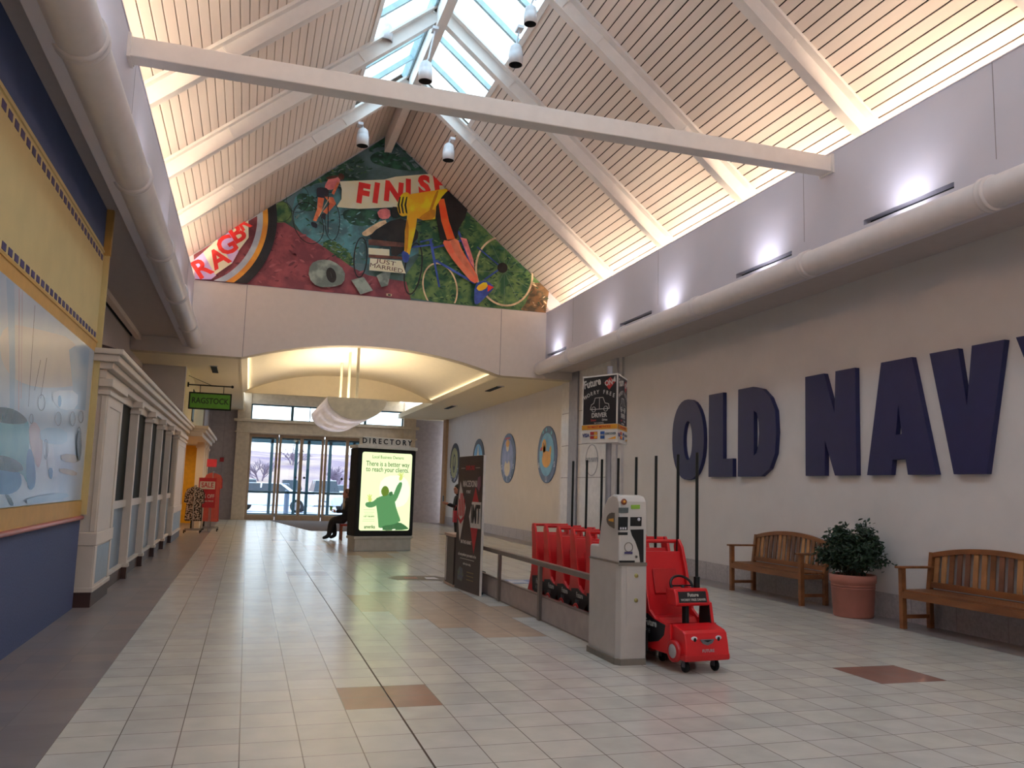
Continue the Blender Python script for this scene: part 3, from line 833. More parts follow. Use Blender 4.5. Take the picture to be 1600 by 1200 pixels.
def big_letter(name, outer, hole=None, label=''):
    def P(p):
        q = at('X', XR - 0.07, 1000 + p[0] / 2.6667, 480 + p[1] / 2.6667)
        z = q[2]
        if len(outer) < 30:
            if abs(z - 1.71) < 0.045: z = 1.71
            if abs(z - 3.10) < 0.045: z = 3.10
        return (q[1], z)
    o = [P(p) for p in outer]
    bm = bmesh.new()
    def ring(pts): 
        vs_ = [bm.verts.new((XR - 0.07, y, z)) for y, z in pts]
        return [bm.edges.new((vs_[i], vs_[(i + 1) % len(vs_)])) for i in range(len(vs_))]
    ed = ring(o)
    if hole: ed += ring([P(p) for p in hole])
    bmesh.ops.triangle_fill(bm, use_beauty=True, use_dissolve=True, edges=ed)
    ex = bmesh.ops.extrude_face_region(bm, geom=bm.faces[:])
    bmesh.ops.translate(bm, vec=(0.068, 0, 0), verts=[v_ for v_ in ex['geom'] if isinstance(v_, bmesh.types.BMVert)])
    bmesh.ops.recalc_face_normals(bm, faces=bm.faces)
    me = bpy.data.meshes.new(name); bm.to_mesh(me); bm.free(); me.materials.append(M_navy)
    ob = bpy.data.objects.new(name, me); col.objects.link(ob)
    tag(ob, label, 'letter', 'navy wall letters')


def ell(cx, cy, rx, ry, p=2.0, n=32, lean=0.0):
    r_ = []
    for k in range(n):
        a = 2 * PI * k / n; c_, s_ = math.cos(a), math.sin(a)
        x_ = rx * math.copysign(abs(c_) ** (2 / p), c_); y_ = ry * math.copysign(abs(s_) ** (2 / p), s_)
        r_.append((cx + x_, cy + y_ - lean * x_))
    return r_


big_letter('wall_letter', ell(200, 552, 66, 168, 2.2, 32, 0.05), ell(199, 556, 18, 82, 2.0, 24, 0.05), 'large raised navy letter O at the left end of the wall lettering')
big_letter('wall_letter', [(287, 371), (346, 361), (346, 632), (386, 630), (386, 711), (285, 713)], None, 'large raised navy letter L on the cream wall, the only one')
big_letter('wall_letter', [(409, 346), (470, 334), (510, 340), (542, 375), (563, 430), (568, 520), (562, 610), (540, 672), (505, 705), (460, 710), (407, 711)],
           [(474, 432), (486, 440), (494, 480), (496, 525), (493, 570), (485, 608), (474, 618)], 'large raised navy letter D between the L and the wide gap')
big_letter('wall_letter', [(688, 292), (766, 279), (810, 440), (814, 268), (896, 255), (902, 702), (812, 704), (770, 555), (770, 705), (690, 706)], None, 'large raised navy letter N just right of the wide gap')
big_letter('wall_letter', [(1004, 230), (1132, 208), (1234, 692), (1116, 695), (1106, 632), (1052, 636), (1046, 699), (946, 700)], [(1076, 405), (1090, 528), (1065, 532)], 'large raised navy letter A with a small triangular opening')
big_letter('wall_letter', [(1206, 192), (1325, 173), (1362, 410), (1382, 157), (1519, 135), (1444, 690), (1307, 692)], None, 'large raised navy letter V near the right edge of the view')
big_letter('wall_letter', [(1566, 122), (1700, 96), (1745, 300), (1790, 80), (1930, 58), (1810, 430), (1812, 686), (1690, 688), (1690, 440)], None, 'large raised navy letter Y cut by the right edge of the view')

# ---- four round wall medallions
def medallion(Y, rim, rim2, inner, deco, label, word):
    o = MB(); X = XR
    o.lathe([(0.75, 0), (0.75, -0.02), (0.73, -0.025), (0.0, -0.025)], (X, Y, 2.345), rim, 48, 'X', False)
    o.lathe([(0.57, -0.026), (0.57, -0.03), (0.0, -0.03)], (X, Y, 2.345), inner, 40, 'X', False)
    for k, ch in enumerate(word):
        a = math.radians(205 + 130.0 * k / max(1, len(word) - 1))
        o.text(ch, (X - 0.028, Y - 0.65 * math.cos(a), 2.345 + 0.65 * math.sin(a)), (0, math.sin(a), 0) if False else (0, -1, 0), (0, 0, 1), 0.2, rim2, 0.001, 0.02)
    deco(o, X - 0.032, Y)
    return o.build('wall_medallion', label=label, cat='sign', group='round wall medallions')


M_mr = mat('medallion_slate', (92, 108, 150), 0.5, rgb2=(76, 96, 130), scale=5); M_mb = mat('medallion_sky', (120, 186, 222), 0.5, rgb2=(100, 150, 200), scale=3)
M_my = mat('medallion_yellow', (226, 168, 60), 0.5); M_ml = mat('medallion_lilac', (150, 160, 210), 0.5, rgb2=(120, 140, 190), scale=4); M_mt = mat('medallion_text', (190, 196, 220), 0.5)
M_mc = mat('medallion_cream', (226, 212, 186), 0.5); M_mo = mat('medallion_olive', (176, 172, 120), 0.5, rgb2=(150, 150, 110), scale=5); M_md = mat('medallion_charcoal', (54, 54, 66), 0.5)
M_mpk = mat('medallion_red', (190, 60, 60), 0.5); M_mg = mat('medallion_cyan', (110, 190, 215), 0.5)


def el(o, X, cy, cz, ry, rz_, m, a=0, n=20):
    pts_ = []
    for k in range(n):
        t_ = 2 * PI * k / n; u_, v_ = ry * math.cos(t_), rz_ * math.sin(t_)
        pts_.append((X, cy - (u_ * math.cos(a) - v_ * math.sin(a)), cz + u_ * math.sin(a) + v_ * math.cos(a)))
    o.add(pts_, [tuple(range(n))], m)


def duck(o, X, Y):
    el(o, X, Y, 2.22, 0.34, 0.22, M_my); el(o, X - 0.001, Y + 0.2, 2.58, 0.17, 0.18, M_my); el(o, X - 0.001, Y + 0.18, 2.4, 0.11, 0.2, M_my)
    el(o, X - 0.001, Y - 0.27, 2.37, 0.08, 0.2, M_my, -0.3); el(o, X - 0.002, Y + 0.4, 2.5, 0.1, 0.05, M_mpk, 0.3); el(o, X - 0.003, Y + 0.24, 2.63, 0.03, 0.04, M_md)
    for a, b in ((-0.35, 2.9), (0.3, 2.95), (0.05, 3.0)): el(o, X, Y + a, b, 0.05, 0.05, M_mg)


def child(o, X, Y):
    el(o, X, Y, 2.05, 0.3, 0.26, M_mc); el(o, X - 0.001, Y, 2.42, 0.2, 0.24, M_ml); el(o, X - 0.002, Y, 2.7, 0.15, 0.16, M_mc); el(o, X - 0.003, Y, 2.79, 0.19, 0.11, M_my); el(o, X - 0.004, Y, 2.94, 0.3, 0.03, M_mpk)


def peak(o, X, Y):
    o.add([(X, Y + 0.28, 2.0), (X, Y - 0.28, 2.0), (X, Y, 2.9)], [(0, 1, 2)], M_mc); el(o, X - 0.001, Y, 2.15, 0.12, 0.14, M_md)


def crest(o, X, Y):
    el(o, X, Y, 2.36, 0.22, 0.32, M_md); el(o, X - 0.001, Y, 2.4, 0.12, 0.2, M_mo); el(o, X - 0.001, Y, 2.02, 0.1, 0.05, M_md)


medallion(31.3, M_md, M_mt, M_mo, crest, 'round slate wall medallion with olive centre, farthest from the entrance column', 'OLD NAVY')
medallion(27.85, M_md, M_mt, M_mb, peak, 'round dark and blue wall medallion partly behind the tall banner', 'BOYS')
medallion(24.4, M_mr, M_mt, M_ml, child, 'round wall medallion with a figure in an orange hat', 'GIRLS')
medallion(20.9, M_mr, M_mt, M_mb, duck, 'round blue wall medallion with a yellow duck', '&US')

# ---- shop-entrance panelling between the medallions and the letters
w = MB()
M_strip = mat('grey_metal_strip', (150, 148, 156), 0.45, metal=0.2); M_wp = mat('white_glazed_panel', (216, 210, 208), 0.3)
w.box(XR - 0.06, XR + 0.01, 16.2, 19.75, 0.0, 4.27, M_wp)
w.box(XR - 0.10, XR - 0.05, 18.6, 19.15, 0.0, 4.27, M_strip); w.box(XR - 0.10, XR - 0.05, 16.35, 16.7, 0.0, 4.27, mat('pale_grey_strip', (190, 186, 190), 0.5))
for z in (1.72, 2.5, 3.3): w.box(XR - 0.063, XR - 0.055, 16.8, 19.7, z, z + 0.015, M_seam)
w.box(XR - 0.07, XR - 0.05, 16.3, 19.7, 0, 0.42, M_stone)
S('trim_shop_panel', w)
o = MB(); o.lathe([(0.36, -0.002), (0.36, -0.006), (0.34, -0.006), (0.34, -0.002)], (XR - 0.06, 17.75, 2.12), M_strip, 40, 'X', False)
o.text('OLD NAVY', (XR - 0.068, 17.75, 2.12), (0, -1, 0), (0, 0, 1), 0.15, M_strip, 0.001)
o.build('ring_sign', label='faint grey ring logo sign on the white panel behind the poles', cat='sign')

# ================================================================== LEFT SIDE
M_blue = mat('blue_textured_wallcover', (82, 94, 132), 0.8, var=0.08, scale=60, bump=0.25)
M_blue2 = mat('blue_wall_paint', (80, 94, 136), 0.75, var=0.05, scale=3)
M_mustard = mat('mustard_wall_paint', (212, 190, 136), 0.7, var=0.03, scale=3)
M_ochre = mat('ochre_trim', (206, 158, 84), 0.5, var=0.05)
M_purple = mat('violet_square', (74, 62, 112), 0.6)
M_redrail = mat('red_rail', (176, 84, 84), 0.35)
X0 = -1.70
w = MB()
w.box(-3.3, X0, YB, 10.2, 0, 0.955, M_blue)
w.box(-3.3, X0, YB, 10.2, 0.955, 3.95, M_mustard)
w.box(-3.3, X0 - 0.002, YB, 10.2, 3.9, 4.45, M_blue2)
S('wall_left', w)
w = MB()
w.box(X0 - 0.01, X0 + 0.01, YB, 10.14, 0.98, 1.15, M_ochre)
w.box(X0 - 0.01, X0 + 0.012, YB, 10.14, 2.77, 2.88, M_ochre); w.box(X0 - 0.01, X0 + 0.02, YB, 10.16, 2.88, 2.905, M_ochre)
w.box(X0 - 0.01, X0 + 0.015, YB, 10.14, 3.895, 3.915, M_mustard)
w.box(X0 - 0.02, X0 + 0.07, 10.12, 10.2, 3.88, 4.44, M_ochre); w.box(X0 - 0.02, X0 + 0.06, 10.17, 10.2, 1.0, 3.88, M_mustard)
y = YB
while y < 10.0:
    w.box(X0 - 0.01, X0 + 0.004, y, y + 0.10, 2.93, 2.985, M_purple); w.box(X0 - 0.01, X0 + 0.004, y, y + 0.10, 3.80, 3.86, M_purple); y += 0.165
S('trim_left_band', w)
w = MB(); w.tube([(X0 + 0.012, YB, 0.965), (X0 + 0.012, 10.2, 0.965)], 0.024, M_redrail, 12); S('trim_left_rail', w)

# large glossy picture panel
pn = MB(); PX = X0 + 0.012
M_pic = mat('pale_harbour_print', (186, 196, 208), 0.22, rgb2=(158, 178, 200), scale=0.8, spec=0.6)
pn.box(X0 - 0.005, PX, 2.2, 10.05, 1.16, 2.77, M_pic)
pc = {k: mat('print_' + k, c, 0.24, rgb2=d, scale=2.5) for k, c, d in (('teal', (104, 160, 172), (90, 146, 164)), ('deep', (70, 100, 116), (58, 84, 100)), ('bluec', (74, 128, 176), (66, 116, 166)), ('rose', (186, 166, 170), (166, 150, 160)),
                                                                      ('line', (110, 100, 110), (96, 90, 100)), ('haze', (156, 180, 202), (148, 174, 198)), ('pale', (196, 204, 216), (186, 196, 212)), ('sand', (176, 166, 150), (160, 150, 140)), ('warmc', (194, 188, 186), (188, 184, 186)))}
ly = [0]


def pp(pts, m, sm=1):
    ly[0] += 1
    q = [(x_ / 3.156, 420 + y_ / 3.158) for x_, y_ in pts]
    w_ = [at('X', PX, *p) for p in q]; w_ = [(p[1], p[2]) for p in w_]
    for _ in range(sm):
        w2 = []
        for i in range(len(w_)):
            a, b = w_[i], w_[(i + 1) % len(w_)]
            w2 += [(a[0] * .75 + b[0] * .25, a[1] * .75 + b[1] * .25), (a[0] * .25 + b[0] * .75, a[1] * .25 + b[1] * .75)]
        w_ = w2
    w_ = clip(w_, [(2.2, 1.17), (10.04, 1.17), (10.04, 2.76), (2.2, 2.76)])
    if len(w_) > 2: pn.add([(PX + 0.0001 * ly[0], a, b) for a, b in w_], tess(w_), m)


def ps(p, q, wd, m):
    dx, dy = q[0] - p[0], q[1] - p[1]; l = math.hypot(dx, dy); nx, ny = -dy / l * wd / 2, dx / l * wd / 2
    pp([(p[0] + nx, p[1] + ny), (q[0] + nx, q[1] + ny), (q[0] - nx, q[1] - ny), (p[0] - nx, p[1] - ny)], m, 0)


pp([(0, 480), (0, 260), (200, 300), (380, 350), (440, 560), (300, 590), (120, 580)], pc['warmc'], 2)
pp([(30, 30), (70, 60), (75, 500), (70, 720), (48, 720), (45, 400)], pc['haze'], 0)
pp([(340, 400), (400, 360), (440, 400), (420, 700), (370, 690)], pc['haze'], 0)
ps((95, 90), (92, 700), 4, pc['rose']); ps((110, 100), (104, 640), 3, pc['rose']); ps((172, 180), (140, 680), 2, pc['line']); ps((230, 440), (200, 640), 2, pc['line']); ps((200, 450), (170, 600), 2, pc['line'])
pp([(-60, 700), (20, 682), (90, 700), (150, 760), (140, 900), (160, 1060), (130, 1060), (110, 1000), (-60, 1010)], pc['teal'], 2)
pp([(-60, 690), (20, 680), (90, 700), (150, 760), (60, 770), (-60, 745)], pc['deep'], 2)
pp([(-60, 985), (40, 975), (100, 1000), (110, 1070), (60, 1115), (-60, 1110)], pc['bluec'], 2)
pp([(-60, 920), (30, 920), (110, 960), (115, 1010), (-60, 985)], pc['deep'], 2)
pp([(130, 880), (165, 900), (180, 1060), (150, 1100), (128, 1060)], pc['bluec'], 2)
pp([(135, 800), (160, 750), (190, 770), (215, 850), (195, 1000), (165, 940)], pc['rose'], 2)
pp([(20, 1110), (50, 1120), (70, 1170), (50, 1172)], pc['deep'], 1)
pp([(235, 820), (262, 860), (272, 1000), (240, 1030), (228, 920)], pc['pale'], 2); pp([(236, 980), (262, 985), (256, 1040), (240, 1030)], pc['bluec'], 1)
pp([(282, 630), (296, 620), (306, 650), (300, 685), (284, 680)], pc['bluec'], 2)
pp([(255, 600), (385, 600), (380, 690), (310, 700), (260, 660)], pc['pale'], 1); pp([(284, 632), (296, 620), (304, 650), (298, 682), (286, 680)], pc['bluec'], 2)
pp([(195, 780), (330, 790), (330, 870), (200, 860)], pc['haze'], 1); pp([(300, 910), (390, 920), (385, 960), (300, 950)], pc['sand'], 1); pp([(295, 980), (380, 1000), (375, 1025), (290, 1005)], pc['sand'], 1)
for cx_, cy_, rx_, ry_ in ((203, 660, 18, 40), (152, 740, 9, 24), (285, 740, 14, 34), (355, 740, 12, 36), (395, 730, 12, 30), (385, 850, 12, 70), (220, 890, 12, 50)):
    pts_ = [(cx_ + rx_ * math.cos(a * PI / 6), cy_ + ry_ * math.sin(a * PI / 6)) for a in range(12)]
    for i in range(12): ps(pts_[i - 1], pts_[i], 2, pc['line'])
pp([(378, 800), (395, 800), (398, 900), (385, 960), (374, 900)], pc['deep'], 1); pp([(120, 1130), (320, 1100), (340, 1130), (130, 1165)], pc['haze'], 1)
pn.build('wall_picture', label='long glossy pale blue harbour picture on the mustard wall', cat='picture', fix=True)

# ---- storefront 1: pilasters, dark windows, panels
M_trim = mat('cream_storefront_paint', (214, 198, 184), 0.45, var=0.02)
M_panel = mat('slate_blue_panel', (122, 136, 152), 0.4, var=0.05)
M_plinth = mat('dark_brown_plinth', (66, 38, 34), 0.5)
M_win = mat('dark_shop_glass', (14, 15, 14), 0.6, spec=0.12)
XS = -1.55
sf = thing('storefront', 'cream pilastered storefront with five tall dark windows beside the blue wall', 'storefront', (-1.8, 10.25, 0))
def P_(name, mb, par=None, **k):
    """part placed in world coordinates under an Empty"""
    par = par or sf
    o = mb.build(name, parent=par, **k)
    if par.type == 'EMPTY' or par.parent is None:
        pass
    o.matrix_parent_inverse = Matrix.Translation(-Vector(par.location)) if par.rotation_euler.z == 0 else Matrix.Identity(4)
    return o


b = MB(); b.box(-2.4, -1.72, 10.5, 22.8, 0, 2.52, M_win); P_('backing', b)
b = MB(); b.box(-2.6, XS - 0.02, 10.22, 23.3, 2.50, 2.60, M_trim); b.box(-2.6, XS + 0.05, 10.18, 23.35, 2.60, 2.68, M_trim); b.box(-2.6, XS + 0.11, 10.12, 23.4, 2.68, 2.76, M_trim)
b.box(-2.6, XS + 0.15, 10.08, 23.45, 2.76, 2.82, M_trim)
P_('cornice', b, bevel=0.01)
b = MB(); b.prism([(-2.6, 2.82), (XS + 0.15, 2.82), (-2.6, 3.12)], 'Y', 10.25, 23.4, M_plinth); P_('cornice_roof', b)


def pil(y0, y1, x1, wide=False):
    b = MB(); xb = -1.9
    b.box(xb, x1, y0, y1, 0.19, 2.5, M_trim)
    b.box(xb, x1 + 0.035, y0 - 0.03, y1 + 0.03, 2.32, 2.37, M_trim); b.box(xb, x1 + 0.05, y0 - 0.045, y1 + 0.045, 2.41, 2.5, M_trim)
    b.box(xb, x1 + 0.025, y0 - 0.02, y1 + 0.02, 0.16, 0.21, M_trim)
    if wide:
        b.box(xb, x1 + 0.02, y0 - 0.015, y1 + 0.015, 0.66, 0.80, M_trim)
        b.box(x1 - 0.05, x1 + 0.012, y0 + 0.008, y0 + 0.16, 0.8, 2.33, M_trim); b.box(x1 - 0.05, x1 + 0.012, y1 - 0.16, y1 - 0.008, 0.8, 2.33, M_trim)
        b.box(x1 - 0.04, x1 + 0.010, y0 + 0.12, y1 - 0.12, 2.2, 2.325, M_trim); b.box(xb + .12, xb + .2, y0 - 0.012, y0 + 0.05, 0.81, 2.31, M_trim); b.box(x1 - .06, x1 - 0.004, y0 - 0.012, y0 + 0.05, 0.81, 2.31, M_trim)
        b.box(x1 - 0.05, x1 + 0.012, y0 + 0.008, y0 + 0.15, 0.212, 0.655, M_trim); b.box(x1 - 0.05, x1 + 0.012, y1 - 0.12, y1 - 0.008, 0.212, 0.655, M_trim)
    o = P_('pilaster', b, bevel=0.006)
    b = MB(); b.box(xb, x1 + 0.01, y0 - 0.01, y1 + 0.01, 0, 0.165, M_plinth); q = b.build('plinth', parent=o)
    if wide:
        b = MB(); b.box(x1 - 0.01, x1 + 0.006, y0 + 0.17, y1 - 0.13, 0.23, 0.64, M_panel); b.build('panel', parent=o)


pil(10.27, 11.45, XS, True)
ws = []
prev = 11.45
for y in [13.12, 14.96, 16.8, 18.62]:
    pil(y, y + 0.11, XS)
    ws.append((prev, y)); prev = y + 0.11
pil(20.45, 22.9, XS, True)
ws.append((prev, 20.45))
for a, c in ws:
    b = MB(); b.box(-1.78, -1.63, a, c, 2.4, 2.5, M_trim); P_('window_header', b)
    b = MB(); b.box(-1.78, -1.60, a, c, 0.165, 0.205, M_trim); P_('base_ledge', b)
    b = MB(); b.box(-1.78, -1.62, a, c, 1.0, 1.1, M_trim); o = P_('window_sill', b)
    b = MB(); b.box(-1.77, -1.66, a, c, 1.1, 2.42, M_win); b.build('pane', parent=o)
    b = MB(); b.box(-1.77, -1.655, a + 0.02, c, 0.2, 1.0, M_panel); P_('panel', b)
    b = MB(); b.box(-1.77, -1.61, a, c, 0, 0.165, M_plinth); P_('plinth', b)
b = MB(); b.box(XS - 0.2, XS - 0.1, 10.225, 10.26, 2.02, 2.16, mat('alarm_red', (190, 40, 44), 0.4)); b.box(XS - 0.18, XS - 0.12, 10.205, 10.23, 2.07, 2.12, M_can)
b.build('fire_alarm', label='small red fire alarm strobe on the first cream pilaster', cat='fire alarm')

w = MB(); w.box(-3.2, -2.52, 10.2, 21.4, 2.5, 4.42, M_soffit); w.box(-2.53, -2.5, 10.2, 21.3, 4.36, 4.42, M_blackm); S('wall_upper_left', w)
w = MB()
w.box(-3.2, -1.56, 21.3, 30.2, 2.83, 4.40, M_wall); w.box(-1.57, -1.55, 21.5, 30.2, 2.83, 4.2, mat('pale_yellow_facade', (226, 212, 166), 0.7)); w.box(-2.5, -1.53, 21.28, 21.36, 4.26, 4.40, M_soffit); w.box(-1.56, -1.48, 21.25, 30.2, 4.2, 4.3, M_wall); w.box(-2.5, -1.6, 21.27, 21.31, 4.34, 4.41, M_blackm)
S('wall_upper_box', w, bevel=0.01)

# ---- storefront 2 beyond, with yellow interior
s2 = thing('storefront', 'smaller cream storefront with yellow interior beyond the hanging green sign', 'storefront', (-1.4, 24, 0))
M_yel = mat('yellow_shop_wall', (238, 176, 30), 0.6)
M_yc = mat('pale_yellow_facade', (226, 208, 150), 0.7)
b = MB(); b.box(-2.9, -1.2, 23.5, 30.0, 2.55, 2.66, M_trim); b.box(-2.9, -1.12, 23.49, 30.05, 2.66, 2.74, M_trim); b.box(-2.9, -1.06, 23.47, 30.1, 2.74, 2.83, M_trim); P_('cornice', b, s2, bevel=0.01)
for y in (27.0, 28.4, 29.7):
    b = MB(); b.box(-1.5, -1.28, y, y + 0.2, 0, 2.55, M_trim); b.box(-1.53, -1.25, y - 0.03, y + 0.23, 2.38, 2.46, M_trim); P_('pilaster', b, s2)
b = MB(); b.box(-3.3, -3.2, 23.5, 30.2, 0, 2.9, M_yel); b.box(-3.2, -1.56, 30.0, 30.1, 0, 2.8, M_yel); b.box(-3.2, -1.6, 23.47, 23.5, 0, 2.5, M_yel); P_('interior_wall', b, s2)
b = MB(); b.box(-2.4, -1.95, 27.6, 28.1, 1.45, 1.95, M_soffit); b.box(-2.3, -2.0, 27.58, 27.6, 1.5, 1.9, M_blackm); P_('display_frame', b, s2)
b = MB(); b.box(-1.56, -1.535, 24.2, 25.0, 3.0, 3.85, M_blackm); b.box(-1.54, -1.53, 24.25, 24.95, 3.05, 3.8, mat('poster_green', (70, 120, 96), 0.5, rgb2=(40, 70, 90), scale=4)); b.build('wall_poster', label='dark framed green poster on the upper wall past the hanging sign', cat='poster')
area('shop_lamp', (-2.4, 26.5, 2.4), (0, 0, 0), 0.8, 4.0, 26, (1.0, 0.85, 0.55))
w = MB(); w.box(-3.3, -1.5, 30.1, YD, 0, 4.1, M_grey); S('wall_far_left', w)
b = MB(); b.box(-1.02, -0.88, YD - 0.05, YD, 2.12, 2.28, mat('alarm_red', (190, 40, 44))); b.build('fire_alarm', label='tiny red fire alarm on the grey wall left of the doors', cat='fire alarm')

# hanging green shop sign
g = thing('hanging_sign', 'green rectangular shop sign hanging from a black bracket over the left storefront', 'sign', (-1.5, 22, 3.36))
M_green = mat('sign_green', (92, 160, 52), 0.5)
b = MB(); b.box(0.0, 1.0, -0.03, 0.03, -0.22, 0.2, M_blackm); P1 = b.build('sign_board', parent=g)
b = MB(); b.box(0.035, 0.965, -0.036, 0.036, -0.185, 0.165, M_green); b.build('face', parent=P1)
b = MB(); b.text('RAGSTOCK', (0.5, -0.038, -0.01), (1, 0, 0), (0, 0, 1), 0.2, mat('sign_dark_text', (36, 60, 34)), 0.002, 0.02, 0.82); b.build('lettering', parent=P1)
b = MB(); b.tube([(-0.05, 0, 0.38), (0.98, 0, 0.38)], 0.016, M_blackm, 8); b.ball((1.0, 0, 0.38), 0.035, M_blackm, 10, 6); b.tube([(-0.04, 0, 0.60), (0.5, 0, 0.39)], 0.006, M_blackm, 6)
for x_ in (0.25, 0.8): b.tube([(x_, 0, 0.37), (x_, 0, 0.2)], 0.008, M_blackm, 6)
b.lathe([(0.0, -0.052), (0.06, -0.05), (0.06, -0.02)], (0, 0, 0.38), M_blackm, 14, 'X'); b.build('bracket', parent=g)

# ---- soffit slots beyond the gable
for x_, y0, where in ((-1.0, 20.8, 'left soffit past the gable'), (6.12, 21.0, 'right soffit nearest the gable'), (6.28, 26.8, 'right soffit farther down')):
    b = MB(); b.box(x_, x_ + 0.14, y0, y0 + 1.3, 4.075, 4.092, M_blackm); b.box(x_ - 0.02, x_ + 0.16, y0 - 0.02, y0, 4.07, 4.092, M_can); b.build('air_slot', label='narrow black air slot in the %s' % where, cat='vent', group='ceiling air slots')

# ================================================================== SUSPENDED TROUGH LIGHT
t = thing('pendant_light', 'half-round translucent trough light on three rods before the doors', 'light fixture', (2.32, 21.9, 3.4))
M_shade = mat('perforated_shade_metal', (226, 224, 232), 0.5, rgb2=(190, 190, 206), scale=30)
_nt = M_shade.node_tree; _p = _nt.nodes['Principled BSDF']; _t = _nt.nodes.new('ShaderNodeBsdfTranslucent'); _t.inputs['Color'].default_value = (0.8, 0.8, 0.86, 1)
_m = _nt.nodes.new('ShaderNodeMixShader'); _m.inputs['Fac'].default_value = 0.45; _o = [n_ for n_ in _nt.nodes if n_.type == 'OUTPUT_MATERIAL'][0]
_nt.links.new(_p.outputs[0], _m.inputs[1]); _nt.links.new(_t.outputs[0], _m.inputs[2]); _nt.links.new(_m.outputs[0], _o.inputs['Surface'])
sh = MB(); n = 24; hw, dp = 0.68, 0.50
def us(k, s=1.0): a = PI * k / n; return (-hw * s * math.cos(a), -dp * s * math.sin(a))
y0_, y1_ = -2.3, 2.8
vs = [(us(k)[0], y0_, us(k)[1]) for k in range(n + 1)] + [(us(k)[0], y1_, us(k)[1]) for k in range(n + 1)]
sh.add(vs, [(k, k + 1, n + 2 + k, n + 1 + k) for k in range(n)], M_shade, True)
vs = [(us(k, .97)[0], y0_, us(k, .97)[1]) for k in range(n + 1)] + [(us(k, .97)[0], y1_, us(k, .97)[1]) for k in range(n + 1)]
sh.add(vs, [(k, k + 1, n + 2 + k, n + 1 + k) for k in range(n)], M_shade, True)
sh.build('shade', parent=t, fix=False)
M_end = mat('cream_end_plate', (226, 218, 190), 0.5)
for yv in (y0_, y1_):
    b = MB(); b.add([(us(k)[0], yv, us(k)[1]) for k in range(n + 1)] + [(us(k)[0], yv + 0.02, us(k)[1]) for k in range(n + 1)], [tuple(range(n + 1)), tuple(range(n + 1, 2 * n + 2))] + [(k, k + 1, n + 2 + k, n + 1 + k) for k in range(n)] + [(0, n, 2 * n + 1, n + 1)], M_end); b.build('end_cap', parent=t)
for yv in (-2.1, -0.3, 1.7):
    b = MB(); b.tube([(0, yv, -0.1), (0, yv, 1.36)], 0.035, M_end, 12); b.box(-0.6, 0.6, yv - 0.015, yv + 0.015, -0.02, 0.0, M_end); b.build('rod', parent=t)
area('trough_lamp', (2.32, 21.9, 3.32), (PI, 0, 0), 0.7, 4.2, 85, (1.0, 0.82, 0.55))

for _y in (20.6, 22.4, 24.0):
    _l = bpy.data.lights.new('trough_bulb', 'POINT'); _l.energy = 9; _l.color = (0.95, 0.93, 1.0); _l.shadow_soft_size = 0.06
    _b = bpy.data.objects.new('trough_bulb', _l); _b.location = (2.32, _y, 3.22); col.objects.link(_b)

# ================================================================== DIRECTORY KIOSK
K = thing('directory_kiosk', 'backlit advertising directory kiosk with a green businessman poster', 'kiosk', (2.24, 18.27, 0), math.radians(17))
M_kbase = mat('kiosk_grey', (186, 184, 174), 0.5); M_kcap = mat('kiosk_cap', (226, 222, 212), 0.5)
KW = 1.40
b = MB(); b.box(0.03, KW - 0.03, 0.02, 0.40, 0, 0.30, M_kbase); b.box(0.0, KW, 0.0, 0.42, 0.26, 0.32, M_kbase); b.build('base', parent=K, bevel=0.01)
b = MB(); b.box(0.0, KW, 0.0, 0.42, 0.32, 2.20, M_blackm); b.build('cabinet', parent=K, bevel=0.03)
b = MB(); b.box(-0.02, KW + 0.02, -0.03, 0.44, 2.20, 2.27, M_kcap); cp = b.build('cap', parent=K, bevel=0.01)
b = MB(); b.box(0.12, KW - 0.12, 0.05, 0.25, 2.27, 2.45, M_kcap); hd = b.build('header', parent=K, bevel=0.01)
b = MB(); b.text('D I R E C T O R Y', (KW / 2, 0.045, 2.36), (1, 0, 0), (0, 0, 1), 0.16, M_black, 0.003, 0.02, 0.98); b.build('lettering', parent=hd)
pe = {}
for nm, c in (('glow', (230, 250, 188)), ('pale', (238, 252, 214)), ('suit', (82, 136, 84)), ('suit2', (58, 104, 62)), ('skin', (200, 210, 110)), ('hair', (94, 120, 40)), ('ink', (58, 84, 44)), ('dim', (150, 176, 120))):
    m = mat('poster_' + nm, (10, 10, 10), 0.25, var=0.0)
    nt = m.node_tree; bs = nt.nodes['Principled BSDF']
    for l_ in list(nt.links):
        if l_.to_socket.name == 'Base Color': nt.links.remove(l_)
    bs.inputs['Base Color'].default_value = (0.02, 0.02, 0.02, 1); bs.inputs['Emission Color'].default_value = (*lin(c), 1); bs.inputs['Emission Strength'].default_value = 0.78
    pe[nm] = m
b = MB()
x0, x1, z0, z1, rr = 0.10, KW - 0.10, 0.44, 2.12, 0.05
pts_ = []
for cx_, cz_, a0 in ((x1 - rr, z1 - rr, 0), (x0 + rr, z1 - rr, 90), (x0 + rr, z0 + rr, 180), (x1 - rr, z0 + rr, 270)):
    for k in range(5): a = math.radians(a0 + k * 22.5); pts_.append((cx_ + rr * math.cos(a), cz_ + rr * math.sin(a)))
b.prism(pts_, 'Y', -0.008, 0.01, pe['glow'])
# prism on Y keeps (x, z)
lz = [0]


